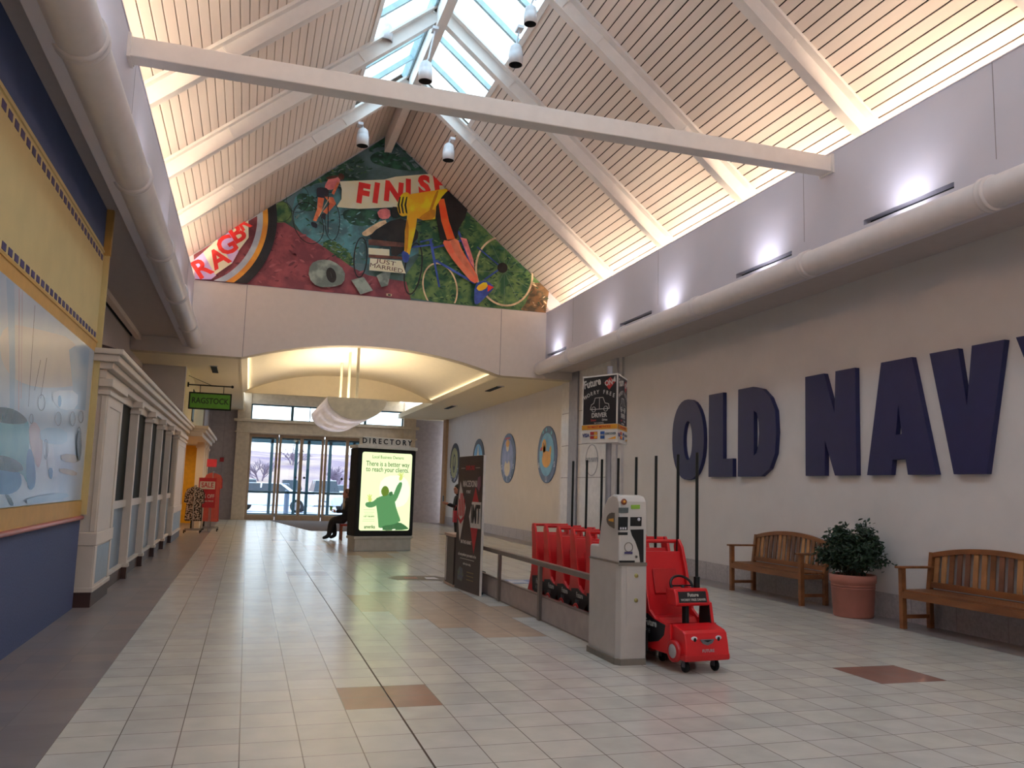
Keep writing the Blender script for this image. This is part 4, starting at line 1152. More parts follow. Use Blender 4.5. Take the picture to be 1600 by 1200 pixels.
def kp(pts, m, sm=1):
    """poster shapes in the poster's own frame: u 0..1 across, v 0..1 from the top"""
    lz[0] += 1
    w_ = [(x0 + u * (x1 - x0), z1 - v_ * (z1 - z0)) for u, v_ in pts]
    for _ in range(sm):
        w2 = []
        for i in range(len(w_)):
            a, c = w_[i], w_[(i + 1) % len(w_)]
            w2 += [(a[0] * .75 + c[0] * .25, a[1] * .75 + c[1] * .25), (a[0] * .25 + c[0] * .75, a[1] * .25 + c[1] * .75)]
        w_ = w2
    b.add([(a, -0.009 - 0.0006 * lz[0], c) for a, c in w_], tess(w_), m)


def kz(pts): return [((p[0] - (430 - 0.045 * (p[1] - 175))) / (535.0 - 0), (p[1] - 172 - (p[0] - 430) * 0.03) / 812.0) for p in pts]


kp([(0.33, 0.3), (0.97, 0.28), (0.97, 0.7), (0.4, 0.7)], pe['pale'], 2)
kp(kz([(560, 660), (620, 635), (745, 600), (770, 640), (775, 720), (800, 800), (835, 890), (820, 905), (800, 905), (900, 960), (930, 990), (600, 990), (590, 850), (575, 740)]), pe['suit'], 1)
kp(kz([(745, 640), (810, 490), (855, 485), (840, 560), (790, 680), (760, 700)]), pe['suit'], 1)
kp(kz([(575, 655), (585, 730), (510, 755), (460, 735), (460, 700), (495, 690), (540, 690)]), pe['suit'], 1)
kp(kz([(600, 990), (640, 940), (760, 930), (820, 905), (900, 955), (930, 992)]), pe['suit2'], 1)
kp(kz([(700, 600), (740, 580), (752, 610), (720, 640)]), pe['suit2'], 1)
kp(kz([(620, 575), (650, 525), (690, 530), (712, 580), (700, 620), (650, 640), (630, 615)]), pe['hair'], 2)
for c0, c1, dirs in (((830, 470), (840, 425), ((800, 400), (815, 385), (835, 380), (862, 385), (872, 420))), ((505, 690), (505, 650), ((470, 645), (480, 620), (500, 612), (522, 618), (540, 660)))):
    kp(kz([(c0[0] - 15, c0[1]), (c0[0] + 15, c0[1]), (c1[0] + 22, c1[1]), (c1[0] - 22, c1[1])]), pe['skin'], 1)
    for d_ in dirs: kp(kz([(c1[0] - 7, c1[1] + 8), (c1[0] + 7, c1[1] + 8), (d_[0] + 5, d_[1]), (d_[0] - 5, d_[1])]), pe['skin'], 0)
kp(kz([(612, 965), (640, 960), (635, 990), (610, 990)]), pe['pale'], 1); kp(kz([(740, 980), (780, 978), (770, 992), (740, 992)]), pe['pale'], 1)
scn = b.build('poster_screen', parent=K, fix=True, label='backlit yellow-green poster')
b = MB()
xc = (x0 + x1) / 2
b.text('Local Business Owners:', (xc, -0.04, z1 - 0.10), (1, 0, 0), (0, 0, 1), 0.10, pe['ink'], 0.001, 0.0, 0.8)
b.text('There is a better way', (xc, -0.04, z1 - 0.25), (1, 0, 0), (0, 0, 1), 0.15, pe['ink'], 0.001, 0.006, 0.80)
b.text('to reach your clients.', (xc, -0.04, z1 - 0.37), (1, 0, 0), (0, 0, 1), 0.15, pe['ink'], 0.001, 0.006, 0.80)
b.text('1-877-768-8493', (x0 + 0.20, -0.04, z0 + 0.30), (1, 0, 0), (0, 0, 1), 0.05, pe['ink'], 0.001, 0.01, 0.8)
for k, wd in ((0.44, 0.13), (0.39, 0.12), (0.35, 0.1), (0.24, 0.13), (0.20, 0.14)): b.box(x0 + 0.20 - wd, x0 + 0.20 + wd, -0.041, -0.04, z0 + k, z0 + k + 0.006, pe['dim'])
b.text('amerika', (x0 + 0.23, -0.04, z0 + 0.08), (1, 0, 0), (0, 0, 1), 0.10, pe['ink'], 0.001, 0.02, 0.8)
b.build('lettering', parent=scn)

# ================================================================== FLOOR STICKERS AND MAT
def decal(P, m, cols, label, name='floor_sticker', cat='floor sticker'):
    b = MB(); b.prism(P, 'Z', 0.0, 0.0018, m)
    for q, mm in cols: b.prism(q, 'Z', 0.0018, 0.0024, mm)
    return b.build(name, label=label, cat=cat)


M_sdk = mat('sticker_dark', (70, 52, 56), 0.4); M_swh = mat('sticker_white', (216, 214, 222), 0.4); M_srd = mat('sticker_red', (150, 60, 66), 0.4); M_sbl = mat('sticker_blue', (120, 140, 180), 0.4)
decal([(2.25, 12.85), (3.0, 12.75), (3.05, 13.1), (2.95, 13.4), (2.35, 13.45), (2.15, 13.15)], M_sdk, [([(2.4, 13.0), (2.6, 12.98), (2.62, 13.25), (2.42, 13.28)], M_srd), ([(2.72, 12.95), (2.92, 12.93), (2.9, 13.2), (2.74, 13.22)], M_swh)], 'dark floor sticker with red and white marks left of the banner')
decal([(3.45, 12.3), (4.3, 12.3), (4.35, 12.8), (3.5, 12.85)], M_sbl, [([(3.9, 12.4), (4.2, 12.4), (4.2, 12.7), (3.95, 12.7)], M_swh)], 'blue and white floor sticker behind the handrail')
b = MB(); b.prism([(1.9, 26.2), (3.2, 26.2), (4.4, 33.0), (0.9, 33.0)], 'Z', 0, 0.012, mat('brown_entrance_mat', (104, 84, 78), 0.95, var=0.15, scale=60)); b.build('entrance_mat', label='brown entrance mat in front of the glass doors', cat='mat')

# ================================================================== BANNER, PLINTH, RAIL
M_choc = mat('chocolate_panel', (66, 54, 50), 0.45, rgb2=(56, 44, 40), scale=2); M_tantop = mat('tan_top', (190, 160, 140), 0.5); M_bwhite = mat('banner_white', (222, 214, 206), 0.5); M_bred = mat('banner_red', (196, 44, 52), 0.5)
p0, p1 = Vector((3.0, 10.87, 0)), Vector((2.9, 11.84, 0))
ang = math.atan2(p0.y - p1.y, p0.x - p1.x)       # board's own +x runs from its far edge to its near edge
BW = (p0 - p1).length
Bn = thing('banner_stand', 'tall dark brown advertising board with a white and a red diamond', 'banner', tuple(p1), ang)
b = MB(); b.box(0, BW, 0, 0.03, 0.0, 1.85, M_bwhite); b.box(0.0, BW - 0.012, -0.004, 0.0, 0.004, 1.846, M_choc); bd = b.build('board', parent=Bn)
def uv(px, py): 
    """board coordinates (metres) measured in the zoomed crop of the board"""
    t_ = (py - 100) / 1070.0
    L = (190 - 25 * t_ if py < 700 else 165) ; Rg = 352 - 22 * t_
    top = 118 - (px - 190) * 0.14; bot = 1110 + (px - 150) * 0.33
    return ((px - L) / (Rg - L) * BW, 1.85 * (1 - (py - top) / (bot - top)))


b = MB(); kk = [0]
def bp(pts, m):
    kk[0] += 1; b.add([(u_, -0.0045 - 0.0006 * kk[0], v_) for u_, v_ in pts], [tuple(range(len(pts)))], m)


bp([(0.10, 1.50), (0.36, 1.13), (0.15, 0.66), (-0.0 + 0.01, 1.12)], M_bwhite)
bp([(0.72, 1.42), (0.93, 1.1), (0.72, 0.52), (0.50, 1.02)], M_bred); bp([(0.60, 1.22), (0.95, 1.22), (0.955, 0.87), (0.565, 0.87), (0.50, 1.02)], M_bwhite)
for k, (u_, hgt) in enumerate(((0.06, 0.24), (0.13, 0.32), (0.20, 0.32), (0.27, 0.24))):
    bp([(u_, 1.02), (u_ + 0.045, 1.0), (u_ + 0.045, 1.0 + hgt), (u_, 1.02 + hgt)], M_bred)
bp([(0.04, 0.98), (0.17, 0.90), (0.31, 0.98), (0.31, 1.03), (0.17, 0.96), (0.04, 1.03)], M_bred)
b.text('IMT', (0.755, -0.012, 1.045), (1, 0, 0), (0, 0, 1), 0.34, M_black, 0.0005, 0.03, 0.62)
b.text('MACEDONIA', (0.52, -0.008, 1.46), (1, 0, 0), (0, 0, 1), 0.12, M_bwhite, 0.0005, 0.02, 0.85)
b.text('POINT', (0.45, -0.008, 1.35), (1, 0, 0), (0, 0, 1), 0.06, M_bwhite, 0.0005, 0.01)
b.text('EXPLORE', (0.49, -0.008, 1.68), (1, 0, 0), (0, 0, 1), 0.085, M_bred, 0.0005, 0.02)
b.box(0.12, 0.28, -0.008, -0.006, 1.678, 1.684, M_bwhite); b.box(0.70, 0.86, -0.008, -0.006, 1.678, 1.684, M_bwhite)
b.text('IN THE HEART', (0.42, -0.008, 0.66), (1, 0, 0), (0, 0, 1), 0.065, M_bwhite, 0.0005, 0.02)
b.text('of everywhere you want to be', (0.47, -0.008, 0.49), (1, 0, 0), (0, 0, 1), 0.06, M_bwhite, 0.0005, 0.015, 0.95)
b.box(0.2, 0.75, -0.007, -0.006, 0.43, 0.437, M_bwhite)
b.text('call to join today', (0.48, -0.008, 0.37), (1, 0, 0), (0, 0, 1), 0.045, M_bwhite, 0.0005, 0.01)
bp([(0.12, 0.14), (0.30, 0.12), (0.36, 0.2), (0.32, 0.30), (0.2, 0.32), (0.13, 0.25)], mat('banner_blue_logo', (92, 92, 120), 0.5, rgb2=(110, 120, 90), scale=20))
for k in range(3): b.box(0.48, 0.74, -0.007, -0.006, 0.16 + 0.05 * k, 0.172 + 0.05 * k, mat('banner_gold', (150, 130, 90)))
bp([(0.80, 1.55), (0.9, 1.57), (0.92, 1.44), (0.86, 1.36), (0.78, 1.42)], mat('banner_plum', (140, 90, 110), 0.5))
b.build('print', parent=bd, fix=True)
b = MB(); b.box(0.15, BW - 0.15, 0.03, 0.11, 0.0, 0.03, M_blackm); b.bar((0.45, 0.09, 0.02), (0.45, 0.04, 1.1), 0.04, 0.03, M_blackm); b.build('foot', parent=Bn)
b = MB(); b.box(2.89, 3.20, 11.92, 12.45, 0.03, 0.70, M_choc); b.box(2.88, 3.21, 11.91, 12.46, 0.0, 0.03, M_tantop); b.box(2.87, 3.22, 11.90, 12.47, 0.70, 0.74, M_tantop); b.box(2.885, 2.89, 12.36, 12.40, 0.05, 0.68, M_bwhite)
b.build('plinth_box', label='low dark brown box with tan top beside the tall banner', cat='plinth', bevel=0.004)

M_rail = mat('brushed_taupe_metal', (128, 116, 110), 0.4, metal=0.4); M_kick = mat('pinkish_grey_kick_panel', (170, 158, 154), 0.6)
Rl = thing('handrail', 'low metal handrail with a grey kick panel along the red carts', 'railing', (3.15, 7.2, 0))
b = MB(); b.box(-0.03, 0.03, 0.0, 4.68, 0.575, 0.63, M_rail); b.build('top_rail', parent=Rl, bevel=0.008)
for y in (1.65, 3.2, 4.6, 0.12):
    b = MB(); b.box(-0.045, -0.01, y - 0.03, y + 0.03, 0.0, 0.58, M_rail); b.build('post', parent=Rl)
b = MB(); b.box(-0.01, 0.02, 0.0, 4.15, 0.015, 0.25, M_kick); b.box(-0.014, 0.03, 0.0, 4.15, 0.25, 0.265, M_rail); b.box(-0.01, 0.02, 0.0, 4.68, 0.0, 0.015, M_rail); b.build('kick_panel', parent=Rl)
b = MB(); b.box(-0.01, 0.06, 4.15, 4.7, 0.0, 0.27, M_blackm); b.build('end_box', parent=Rl)

# ================================================================== TRIANGULAR SIGN ON A POST
A = Vector((3.27, 7.20)); B_ = Vector((3.085, 7.62)); Cc = Vector((3.54, 7.57))
Sg = thing('sign_post', 'three-sided black price sign on a silver post behind the pay machine', 'sign', (3.30, 7.46, 0))
b = MB(); b.tube([(0, 0, 0), (0, 0, 2.62)], 0.028, M_strip, 16); b.lathe([(0.0, 0.02), (0.12, 0.02), (0.13, 0.0)], (0, 0, 0), M_strip, 24); b.build('post', parent=Sg)
b = MB(); o3 = Vector((3.30, 7.46))
tri3 = [tuple(A - o3), tuple(Cc - o3), tuple(B_ - o3)]
M_sw = mat('sign_white_edge', (222, 218, 212), 0.5)
b.prism(tri3, 'Z', 1.87, 2.52, M_sw); hb = b.build('sign_box', parent=Sg)
M_sblack = mat('sign_charcoal', (34, 30, 34), 0.4); M_ink = mat('sign_chalk', (200, 196, 190), 0.5); M_sor = mat('sign_amber', (226, 160, 50), 0.5); M_sred2 = mat('sign_red', (190, 50, 48), 0.5); M_sblu = mat('sign_blue', (50, 90, 160), 0.5)
M_visa = mat('sign_navy', (40, 50, 120), 0.5)


def sface(P, Q, other=False):
    """face between P (left) and Q (right) as seen from outside"""
    u = (Vector((Q.x, Q.y, 0)) - Vector((P.x, P.y, 0))); L = u.length; u.normalize(); nrm = Vector((u.y, -u.x, 0))
    O = Vector((P.x - o3.x, P.y - o3.y, 0))
    b = MB(); lv = [0]
    def T(a, z, e): return O + u * a + nrm * e + Vector((0, 0, z))
    def q(pts, m):
        lv[0] += 1; b.add([T(a, z, 0.0015 + 0.0005 * lv[0]) for a, z in pts], [tuple(range(len(pts)))], m)
    q([(0.015, 2.505), (0.015, 2.045), (L - 0.015, 2.045), (L - 0.015, 2.505)], M_sblack)
    q([(0.0, 2.04), (0.0, 1.995), (L, 1.995), (L, 2.04)], M_sor)
    def tx(s_, a, z, sz, m, xs=1, bold=0.01, tilt=0): b.text(s_, T(a, z, 0.006), u + Vector((0, 0, tilt)), (0, 0, 1), sz, m, 0.0003, bold, xs)
    tx('Future', L * 0.29, 2.445, 0.105, M_ink, 0.8, 0.03, 0.15)
    q([(L * 0.62, 2.44), (L * 0.77, 2.37), (L * 0.93, 2.44), (L * 0.80, 2.49)], M_sred2); tx('ON', L * 0.76, 2.435, 0.07, M_ink, 0.9, 0.03, 0.1)
    q([(L * 0.85, 2.445), (L * 0.95, 2.44), (L * 0.93, 2.50)], M_ink)
    for k, ch in enumerate('WORRY FREE'):
        f = (k - 4.5) / 4.5; tx(ch, L * (0.5 + 0.4 * f), 2.355 - 0.045 * f * f, 0.052, M_ink, 0.95, 0.02, -0.2 * f)
    car = [(0.24, 2.19), (0.27, 2.235), (0.34, 2.25), (0.38, 2.30), (0.60, 2.30), (0.66, 2.245), (0.76, 2.235), (0.78, 2.19)]
    for i in range(len(car)):
        p_, q_ = car[i - 1], car[i]; b.bar(T(L * p_[0], p_[1], 0.004), T(L * q_[0], q_[1], 0.004), 0.001, 0.006, M_ink, (u.x * 0.1, u.y * 0.1, 1) if abs(p_[1] - q_[1]) < abs(p_[0] - q_[0]) * L else tuple(u))
    b.bar(T(L * .5, 2.195, .004), T(L * .5, 2.30, .004), 0.001, 0.005, M_ink, tuple(u))
    for cx_ in (0.34, 0.68):
        pr = [T(L * cx_ + 0.025 * math.cos(a * PI / 6), 2.19 + 0.025 * math.sin(a * PI / 6), 0.004) for a in range(12)]; b.tube(pr, 0.0025, M_ink, 5, closed=True)
    tx('DRIVER', L * 0.5, 2.13, 0.06, M_ink, 1, 0.03); tx('Smart', L * 0.34, 2.085, 0.03, M_sred2, 1, 0.02); tx('Drive', L * 0.66, 2.085, 0.03, M_ink, 1, 0.02)
    tx('SELF CONTROL', L * 0.5, 2.056, 0.018, M_ink); tx('PAYMENT METHODS', L * 0.5, 2.018, 0.032, M_sred2, 1, 0.01)
    tx('VISA', L * 0.13, 1.94, 0.05, M_visa, 0.9, 0.03)
    q([(L * .25, 1.975), (L * .25, 1.905), (L * .46, 1.905), (L * .46, 1.975)], M_sred2); q([(L * .36, 1.97), (L * .36, 1.91), (L * .45, 1.91), (L * .45, 1.97)], M_sor); tx('MasterCard', L * 0.355, 1.94, 0.022, M_ink, 1, 0.02)
    q([(L * .54, 1.975), (L * .54, 1.905), (L * .66, 1.905), (L * .66, 1.975)], M_sblu); tx('AMEX', L * 0.6, 1.94, 0.025, M_ink, 0.9, 0.02)
    tx('DISCOVER', L * 0.83, 1.95, 0.03, M_black, 0.95, 0.01); q([(L * .74, 1.90), (L * .97, 1.90), (L * .97, 1.925)], M_sor)
    b.build('printed_face', parent=hb, fix=True)


sface(B_, A); sface(A, Cc); sface(Cc, B_)

# ================================================================== PAY MACHINE
M_pay = mat('pay_machine_grey', (186, 180, 176), 0.45, var=0.03); M_pay2 = mat('pay_machine_head', (198, 192, 188), 0.4, var=0.02); M_kb = mat('machine_kick', (128, 118, 108), 0.6)
PX0, PX1, PY0, PY1 = 2.98, 3.235, 6.50, 7.12
Pm = thing('pay_machine', 'tall grey coin-operated rental machine at the end of the handrail', 'machine', (PX0, PY0, 0))
b = MB(); b.prism([(0.0, 0.05), (0.03, 0.0), (0.255, 0.0), (0.255, 0.62), (0.0, 0.62)], 'Z', 0.045, 0.82, M_pay); bd = b.build('body', parent=Pm, bevel=0.006)
b = MB(); b.prism([(-0.012, 0.04), (0.025, -0.012), (0.25, -0.012), (0.25, 0.63), (-0.012, 0.63)], 'Z', 0.0, 0.05, M_kb); b.build('kick_base', parent=Pm)
b = MB(); b.prism([(0.0, 0.82), (0.0, 1.20), (0.01, 1.33), (0.05, 1.375), (0.14, 1.385), (0.24, 1.355), (0.32, 1.28), (0.37, 1.18), (0.41, 1.03), (0.43, 0.94), (0.60, 0.94), (0.62, 0.92), (0.62, 0.82)], 'X', 0.0, 0.255, M_pay2)
# prism on X maps (y, z)
hd = b.build('head', parent=Pm, bevel=0.018)
b = MB(); b.box(-0.004, 0.259, -0.004, 0.624, 0.812, 0.826, M_kb); b.build('seam_band', parent=Pm)
b = MB(); b.box(0.075, 0.252, -0.004, 0.0, 0.30, 0.79, M_pay); dr = b.build('service_door', parent=Pm)
for z in (0.72, 0.52):
    b = MB(); b.lathe([(0.0, -0.012), (0.016, -0.011), (0.018, -0.002)], (0.16, 0, z), mat('brass_lock', (170, 160, 100), 0.4, metal=0.6), 16, 'Y'); b.build('lock', parent=dr)
b = MB(); b.box(0.0, 0.257, -0.006, 0.0, 0.80, 0.812, M_kb); b.build('lower_lip', parent=Pm)
M_lcd = mat('lcd_green', (150, 190, 70), 0.3)


def hf(px, py):
    p = at('Y', PY0 - 0.004, 920 + px / 9.6, 765 + py / 9.6); return p[0] - PX0, p[2]


def hq(name, pts, m, e=0.004):
    q = [hf(*p) for p in pts]; b = MB(); b.prism(q, 'Y', -e, 0.002, m); return b.build(name, parent=hd)


def hdisc(name, c, r_, m, m2=None):
    x_, z_ = hf(*c); b = MB(); b.lathe([(0.0, -0.008), (r_ * .8, -0.008), (r_, -0.003), (r_, 0.0)], (x_, 0, z_), m, 20, 'Y')
    if m2: b.lathe([(0.0, -0.0095), (r_ * .45, -0.0095), (r_ * .45, -0.008)], (x_, 0, z_), m2, 14, 'Y')
    b.build(name, parent=hd)


hdisc('coin_badge', (530, 182), 0.026, mat('badge_rust', (140, 70, 40), 0.4), M_sor)
hq('display', [(638, 232), (768, 228), (768, 288), (638, 292)], M_lcd)
hq('card_reader', [(450, 272), (596, 272), (592, 350), (450, 350)], mat('reader_grey', (90, 96, 96), 0.4))
hq('keypad', [(446, 410), (588, 410), (582, 608), (442, 608)], M_blackm)
for k in range(3):
    hq('key', [(468 + k * 36, 565), (490 + k * 36, 565), (490 + k * 36, 597), (468 + k * 36, 597)], M_swh, 0.007)
hq('receipt_slot', [(444, 640), (584, 640), (582, 682), (442, 682)], M_blackm)
hq('coin_panel', [(626, 412), (795, 412), (790, 548), (624, 548)], M_black); hdisc('coin_button', (752, 448), 0.014, M_swh)
hq('side_recess', [(625, 600), (822, 596), (822, 1090), (772, 1090), (752, 930), (700, 780), (650, 690)], M_black)
x_, z_ = hf(598, 900)
b = MB(); b.lathe([(0.035, -0.006), (0.04, -0.004), (0.035, -0.001)], (x_, 0, z_ + 0.02), M_kb, 24, 'Y'); b.box(x_ - 0.036, x_ + 0.034, -0.008, 0, z_ - 0.035, z_ - 0.018, M_purple); b.build('coin_return', parent=hd)
hdisc('key_hole', (714, 1008), 0.012, M_kb, M_blackm)
hq('bottom_slot', [(460, 1065), (690, 1065), (690, 1095), (458, 1095)], M_blackm)
# logo on the side of the head
b = MB(); pts_ = []
cy_, cz_ = 0.17, 1.165
pts_ = [(0.09, 1.20 + 0.03), (0.09, 1.10)] + [(0.09 + 0.16 * math.sin(a), 1.17 - 0.065 * math.cos(a)) for a in [PI * k / 10 for k in range(1, 10)]]
b.prism(pts_, 'X', -0.006, 0.0, mat('logo_brown', (96, 84, 76), 0.4)); b.prism([(0.1, 1.185), (0.2, 1.175), (0.2, 1.16), (0.1, 1.155)], 'X', -0.008, -0.004, M_sor); b.build('side_logo', parent=hd)
b = MB(); b.lathe([(0.0, 0.03), (0.045, 0.03), (0.05, 0.02), (0.05, -0.02), (0.0, -0.02)], (0.30, 0.18, 0.08), M_black, 18, 'X'); b.box(0.26, 0.30, 0.05, 0.3, 0.10, 0.27, M_black); b.build('side_box', parent=Pm)

# ================================================================== KIDDIE CAR CARTS
M_red = mat('cart_red_plastic', (214, 28, 36), 0.32, var=0.05, scale=3)
M_redd = mat('cart_red_lower', (196, 24, 30), 0.4, var=0.06, scale=3)
M_grill = mat('cart_grey', (110, 110, 116), 0.4)
M_hub = mat('wheel_hub_grey', (176, 168, 172), 0.4)


def make_cart(label):
    c = thing('toy_car_cart', label, 'cart', (0, 0, 0), 0, 'red toy car carts by the handrail')
    W = 0.225
    b = MB()     # front body: bonnet and bumper
    b.prism([(-0.47, 0.10), (-0.49, 0.15), (-0.475, 0.24), (-0.455, 0.31), (-0.43, 0.33), (-0.28, 0.365), (-0.265, 0.35), (-0.30, 0.14), (-0.36, 0.10)], 'X', -W + 0.022, W - 0.022, M_red)
    body = b.build('bonnet', parent=c, bevel=0.012)
    for s in (-1, 1):
        b = MB(); b.ball((s * 0.115, -0.463, 0.268), 0.03, M_can, 12, 8, (1.1, 0.25, 0.75)); e = b.build('eye', parent=body)
        b = MB(); b.ball((s * 0.112, -0.472, 0.265), 0.014, M_black, 10, 6, (1, 0.3, 1.2)); b.build('pupil', parent=body)
    b = MB(); b.prism([(-0.065, 0.265), (0.065, 0.265), (0.045, 0.235), (0.0, 0.22), (-0.045, 0.235)], 'Y', -0.482, -0.46, M_grill); b.prism([(-0.04, 0.26), (0.04, 0.26), (0.0, 0.245)], 'Y', -0.484, -0.481, M_blackm); b.build('grin', parent=body)
    b = MB(); b.text('LITTLE CAR' if False else 'FUTURE', (0.0, -0.492, 0.18), (1, 0, 0), (0, 0.1, 1), 0.032, M_hub, 0.001, 0.02); b.build('name_plate', parent=body)
    b = MB(); b.box(-W + 0.012, W - 0.012, -0.49, -0.30, 0.10, 0.155, M_redd); b.build('bumper', parent=c, bevel=0.015)
    # tub: two side walls with swept-up back, floor, back panel
    prof = [(-0.30, 0.12), (-0.285, 0.36), (-0.20, 0.355), (-0.06, 0.375), (0.03, 0.43), (0.075, 0.58), (0.14, 0.80), (0.19, 0.94), (0.245, 1.005), (0.30, 1.0), (0.315, 0.94), (0.285, 0.78), (0.275, 0.60), (0.30, 0.42), (0.36, 0.28), (0.43, 0.17), (0.44, 0.12), (0.34, 0.10), (0.30, 0.17), (0.24, 0.20), (0.18, 0.17), (0.14, 0.12)]
    for s in (-1, 1):
        b = MB(); a, d = (W - 0.028, W) if s > 0 else (-W, -W + 0.028)
        b.prism(prof, 'X', a, d, M_red); sd = b.build('side_wall', parent=c, bevel=0.006)
        q = MB(); xo = s * (W + 0.0015); xi = s * (W - 0.002)
        q.prism([(-0.22, 0.345), (-0.05, 0.365), (0.05, 0.40), (0.24, 0.38), (0.22, 0.22), (0.02, 0.17), (-0.12, 0.20), (-0.20, 0.26)], 'X', min(xo, xi), max(xo, xi), M_sblack)
        uu = (0, -s * -1.0, 0)
        q.text('Future', (s * (W + 0.003), -0.0, 0.33), (0, s, 0), (0, 0, 1), 0.075, M_ink, 0.0005, 0.03, 0.9)
        q.text('RIDE', (s * (W + 0.003), 0.06, 0.26), (0, s, 0), (0, 0, 1), 0.05, M_grill, 0.0005, 0.02)
        q.build('side_sticker', parent=sd)
        q = MB(); q.lathe([(0.085, -0.02), (0.085, 0.012), (0.075, 0.018), (0.055, 0.014)], (s * (W - 0.006), -0.335, 0.16), M_redd, 24, 'X') if s > 0 else q.lathe([(0.085, 0.02), (0.085, -0.012), (0.075, -0.018), (0.055, -0.014)], (s * (W - 0.006), -0.335, 0.16), M_redd, 24, 'X')
        q.lathe([(0.055, 0.014 * s), (0.045, 0.02 * s), (0.0, 0.022 * s)], (s * (W - 0.006), -0.335, 0.16), M_hub, 24, 'X'); q.build('side_wheel', parent=c)
    b = MB(); b.box(-W + 0.01, W - 0.01, -0.29, 0.36, 0.13, 0.16, M_redd); b.prism([(0.02, 0.34), (0.10, 0.36), (0.10, 0.38), (-0.02, 0.37), (-0.06, 0.33), (-0.04, 0.16), (-0.01, 0.16), (-0.02, 0.33)], 'X', -W + 0.02, W - 0.02, M_red)
    b.build('seat', parent=c)
    b = MB()
    bk = [(0.07, 0.37), (0.10, 0.50), (0.15, 0.70), (0.215, 0.90), (0.245, 0.90), (0.19, 0.70), (0.145, 0.50), (0.12, 0.36)]
    b.prism(bk, 'X', -W + 0.02, W - 0.02, M_red)
    b.prism([(0.105, 0.545), (0.16, 0.75), (0.155, 0.76), (0.095, 0.56)], 'X', -0.12, 0.12, M_redd)
    b.build('backrest', parent=c, bevel=0.008)
    b = MB(); b.tube([(-W + 0.01, 0.275, 0.985), (-0.09, 0.28, 0.985), (0.09, 0.28, 0.985), (W - 0.01, 0.275, 0.985)], 0.017, M_red, 12); b.build('push_handle', parent=c)
    b = MB(); b.prism([(-0.285, 0.515), (-0.265, 0.60), (-0.245, 0.635), (-0.13, 0.63), (-0.12, 0.54), (-0.16, 0.495), (-0.27, 0.495)], 'X', -0.165, 0.165, M_red); ds = b.build('dashboard', parent=c, bevel=0.012)
    b = MB(); b.bar((0, -0.281, 0.525), (0, -0.259, 0.612), 0.27, 0.006, M_sblack, (0, -1, 0.25))
    b.text('Future', (0, -0.279, 0.586), (1, 0, 0), (0, 0.25, 1), 0.04, M_ink, 0.0005, 0.03); b.text('WORRY FREE DRIVER', (0, -0.286, 0.548), (1, 0, 0), (0, 0.25, 1), 0.025, M_ink, 0.0005, 0.02); b.build('dash_sticker', parent=ds)
    b = MB(); b.bar((-0.02, -0.21, 0.16), (-0.02, -0.20, 0.52), 0.035, 0.05, M_blackm, (0, 1, 0)); b.build('dash_column', parent=c)
    b = MB(); b.prism([(-0.31, 0.34), (-0.27, 0.52), (-0.14, 0.56), (-0.12, 0.37)], 'X', 0.165, 0.19, M_red); b.prism([(-0.30, 0.15), (-0.30, 0.345), (-0.27, 0.51), (-0.15, 0.545), (-0.13, 0.15)], 'X', 0.158, 0.166, M_blackm); b.prism([(-0.262, 0.17), (-0.262, 0.34), (-0.24, 0.34), (-0.10, 0.19), (-0.10, 0.17)], 'X', -0.175, 0.16, M_blackm); b.build('windscreen_side', parent=c)  # red side; black lining and wedge paint the shade inside the open pit
    b = MB(); cc = Vector((-0.01, -0.10, 0.665)); pr = [(cc.x + 0.105 * math.cos(k * PI / 12), cc.y - 0.03 + 0.05 * math.sin(k * PI / 12), cc.z + 0.075 * math.sin(k * PI / 12) - 0.02) for k in range(24)]
    b.tube(pr, 0.011, M_black, 8, closed=True); b.tube([(0, -0.16, 0.61), (cc.x, cc.y - 0.03, cc.z - 0.02)], 0.014, M_black, 8); b.bar((cc.x - 0.1, cc.y - 0.03, cc.z - 0.02), (cc.x + 0.1, cc.y - 0.03, cc.z - 0.02), 0.02, 0.012, M_black); b.build('steering_wheel', parent=c)
    b = MB(); b.tube([(0.115, -0.165, 0.62), (0.115, -0.165, 0.72)], 0.026, M_black, 12); b.tube([(0.115, -0.165, 0.66), (0.12, -0.16, 1.76)], 0.0135, M_black, 12); b.build('tall_pole', parent=c)
    for s in (-1, 1):
        for y in (-0.38, 0.33):
            b = MB(); b.lathe([(0.0, -0.015), (0.042, -0.015), (0.045, -0.01), (0.045, 0.01), (0.042, 0.015), (0.0, 0.015)], (s * 0.14, y, 0.045), M_blackm, 18, 'X')
            b.box(s * 0.14 - 0.022, s * 0.14 - 0.016, y - 0.02, y + 0.02, 0.04, 0.13, M_grill); b.box(s * 0.14 + 0.016, s * 0.14 + 0.022, y - 0.02, y + 0.02, 0.04, 0.13, M_grill); b.box(s * 0.14 - 0.03, s * 0.14 + 0.03, y - 0.03, y + 0.03, 0.10, 0.13, M_grill)
            b.build('caster', parent=c)
    return c


CXP = 3.60
c0 = make_cart('red toy car cart with smiling face, the nearest, beside the pay machine')
c0.location = (CXP - 0.075, 6.56, 0); c0.rotation_euler = (0, 0, math.radians(5))
ords = ['second from the front, its back rising behind the nearest cart', 'third from the front, hidden behind the pay machine', 'fourth from the front, just left of the pay machine',
        'fifth from the front of the row', 'sixth from the front of the row', 'next to last in the row', 'last in the row, farthest from the pay machine']
for k in range(7):
    copy_tree(c0, 'red toy car cart %s' % ords[k], (CXP - 0.01, 7.0 + 0.43 * k, 0), 0.0)

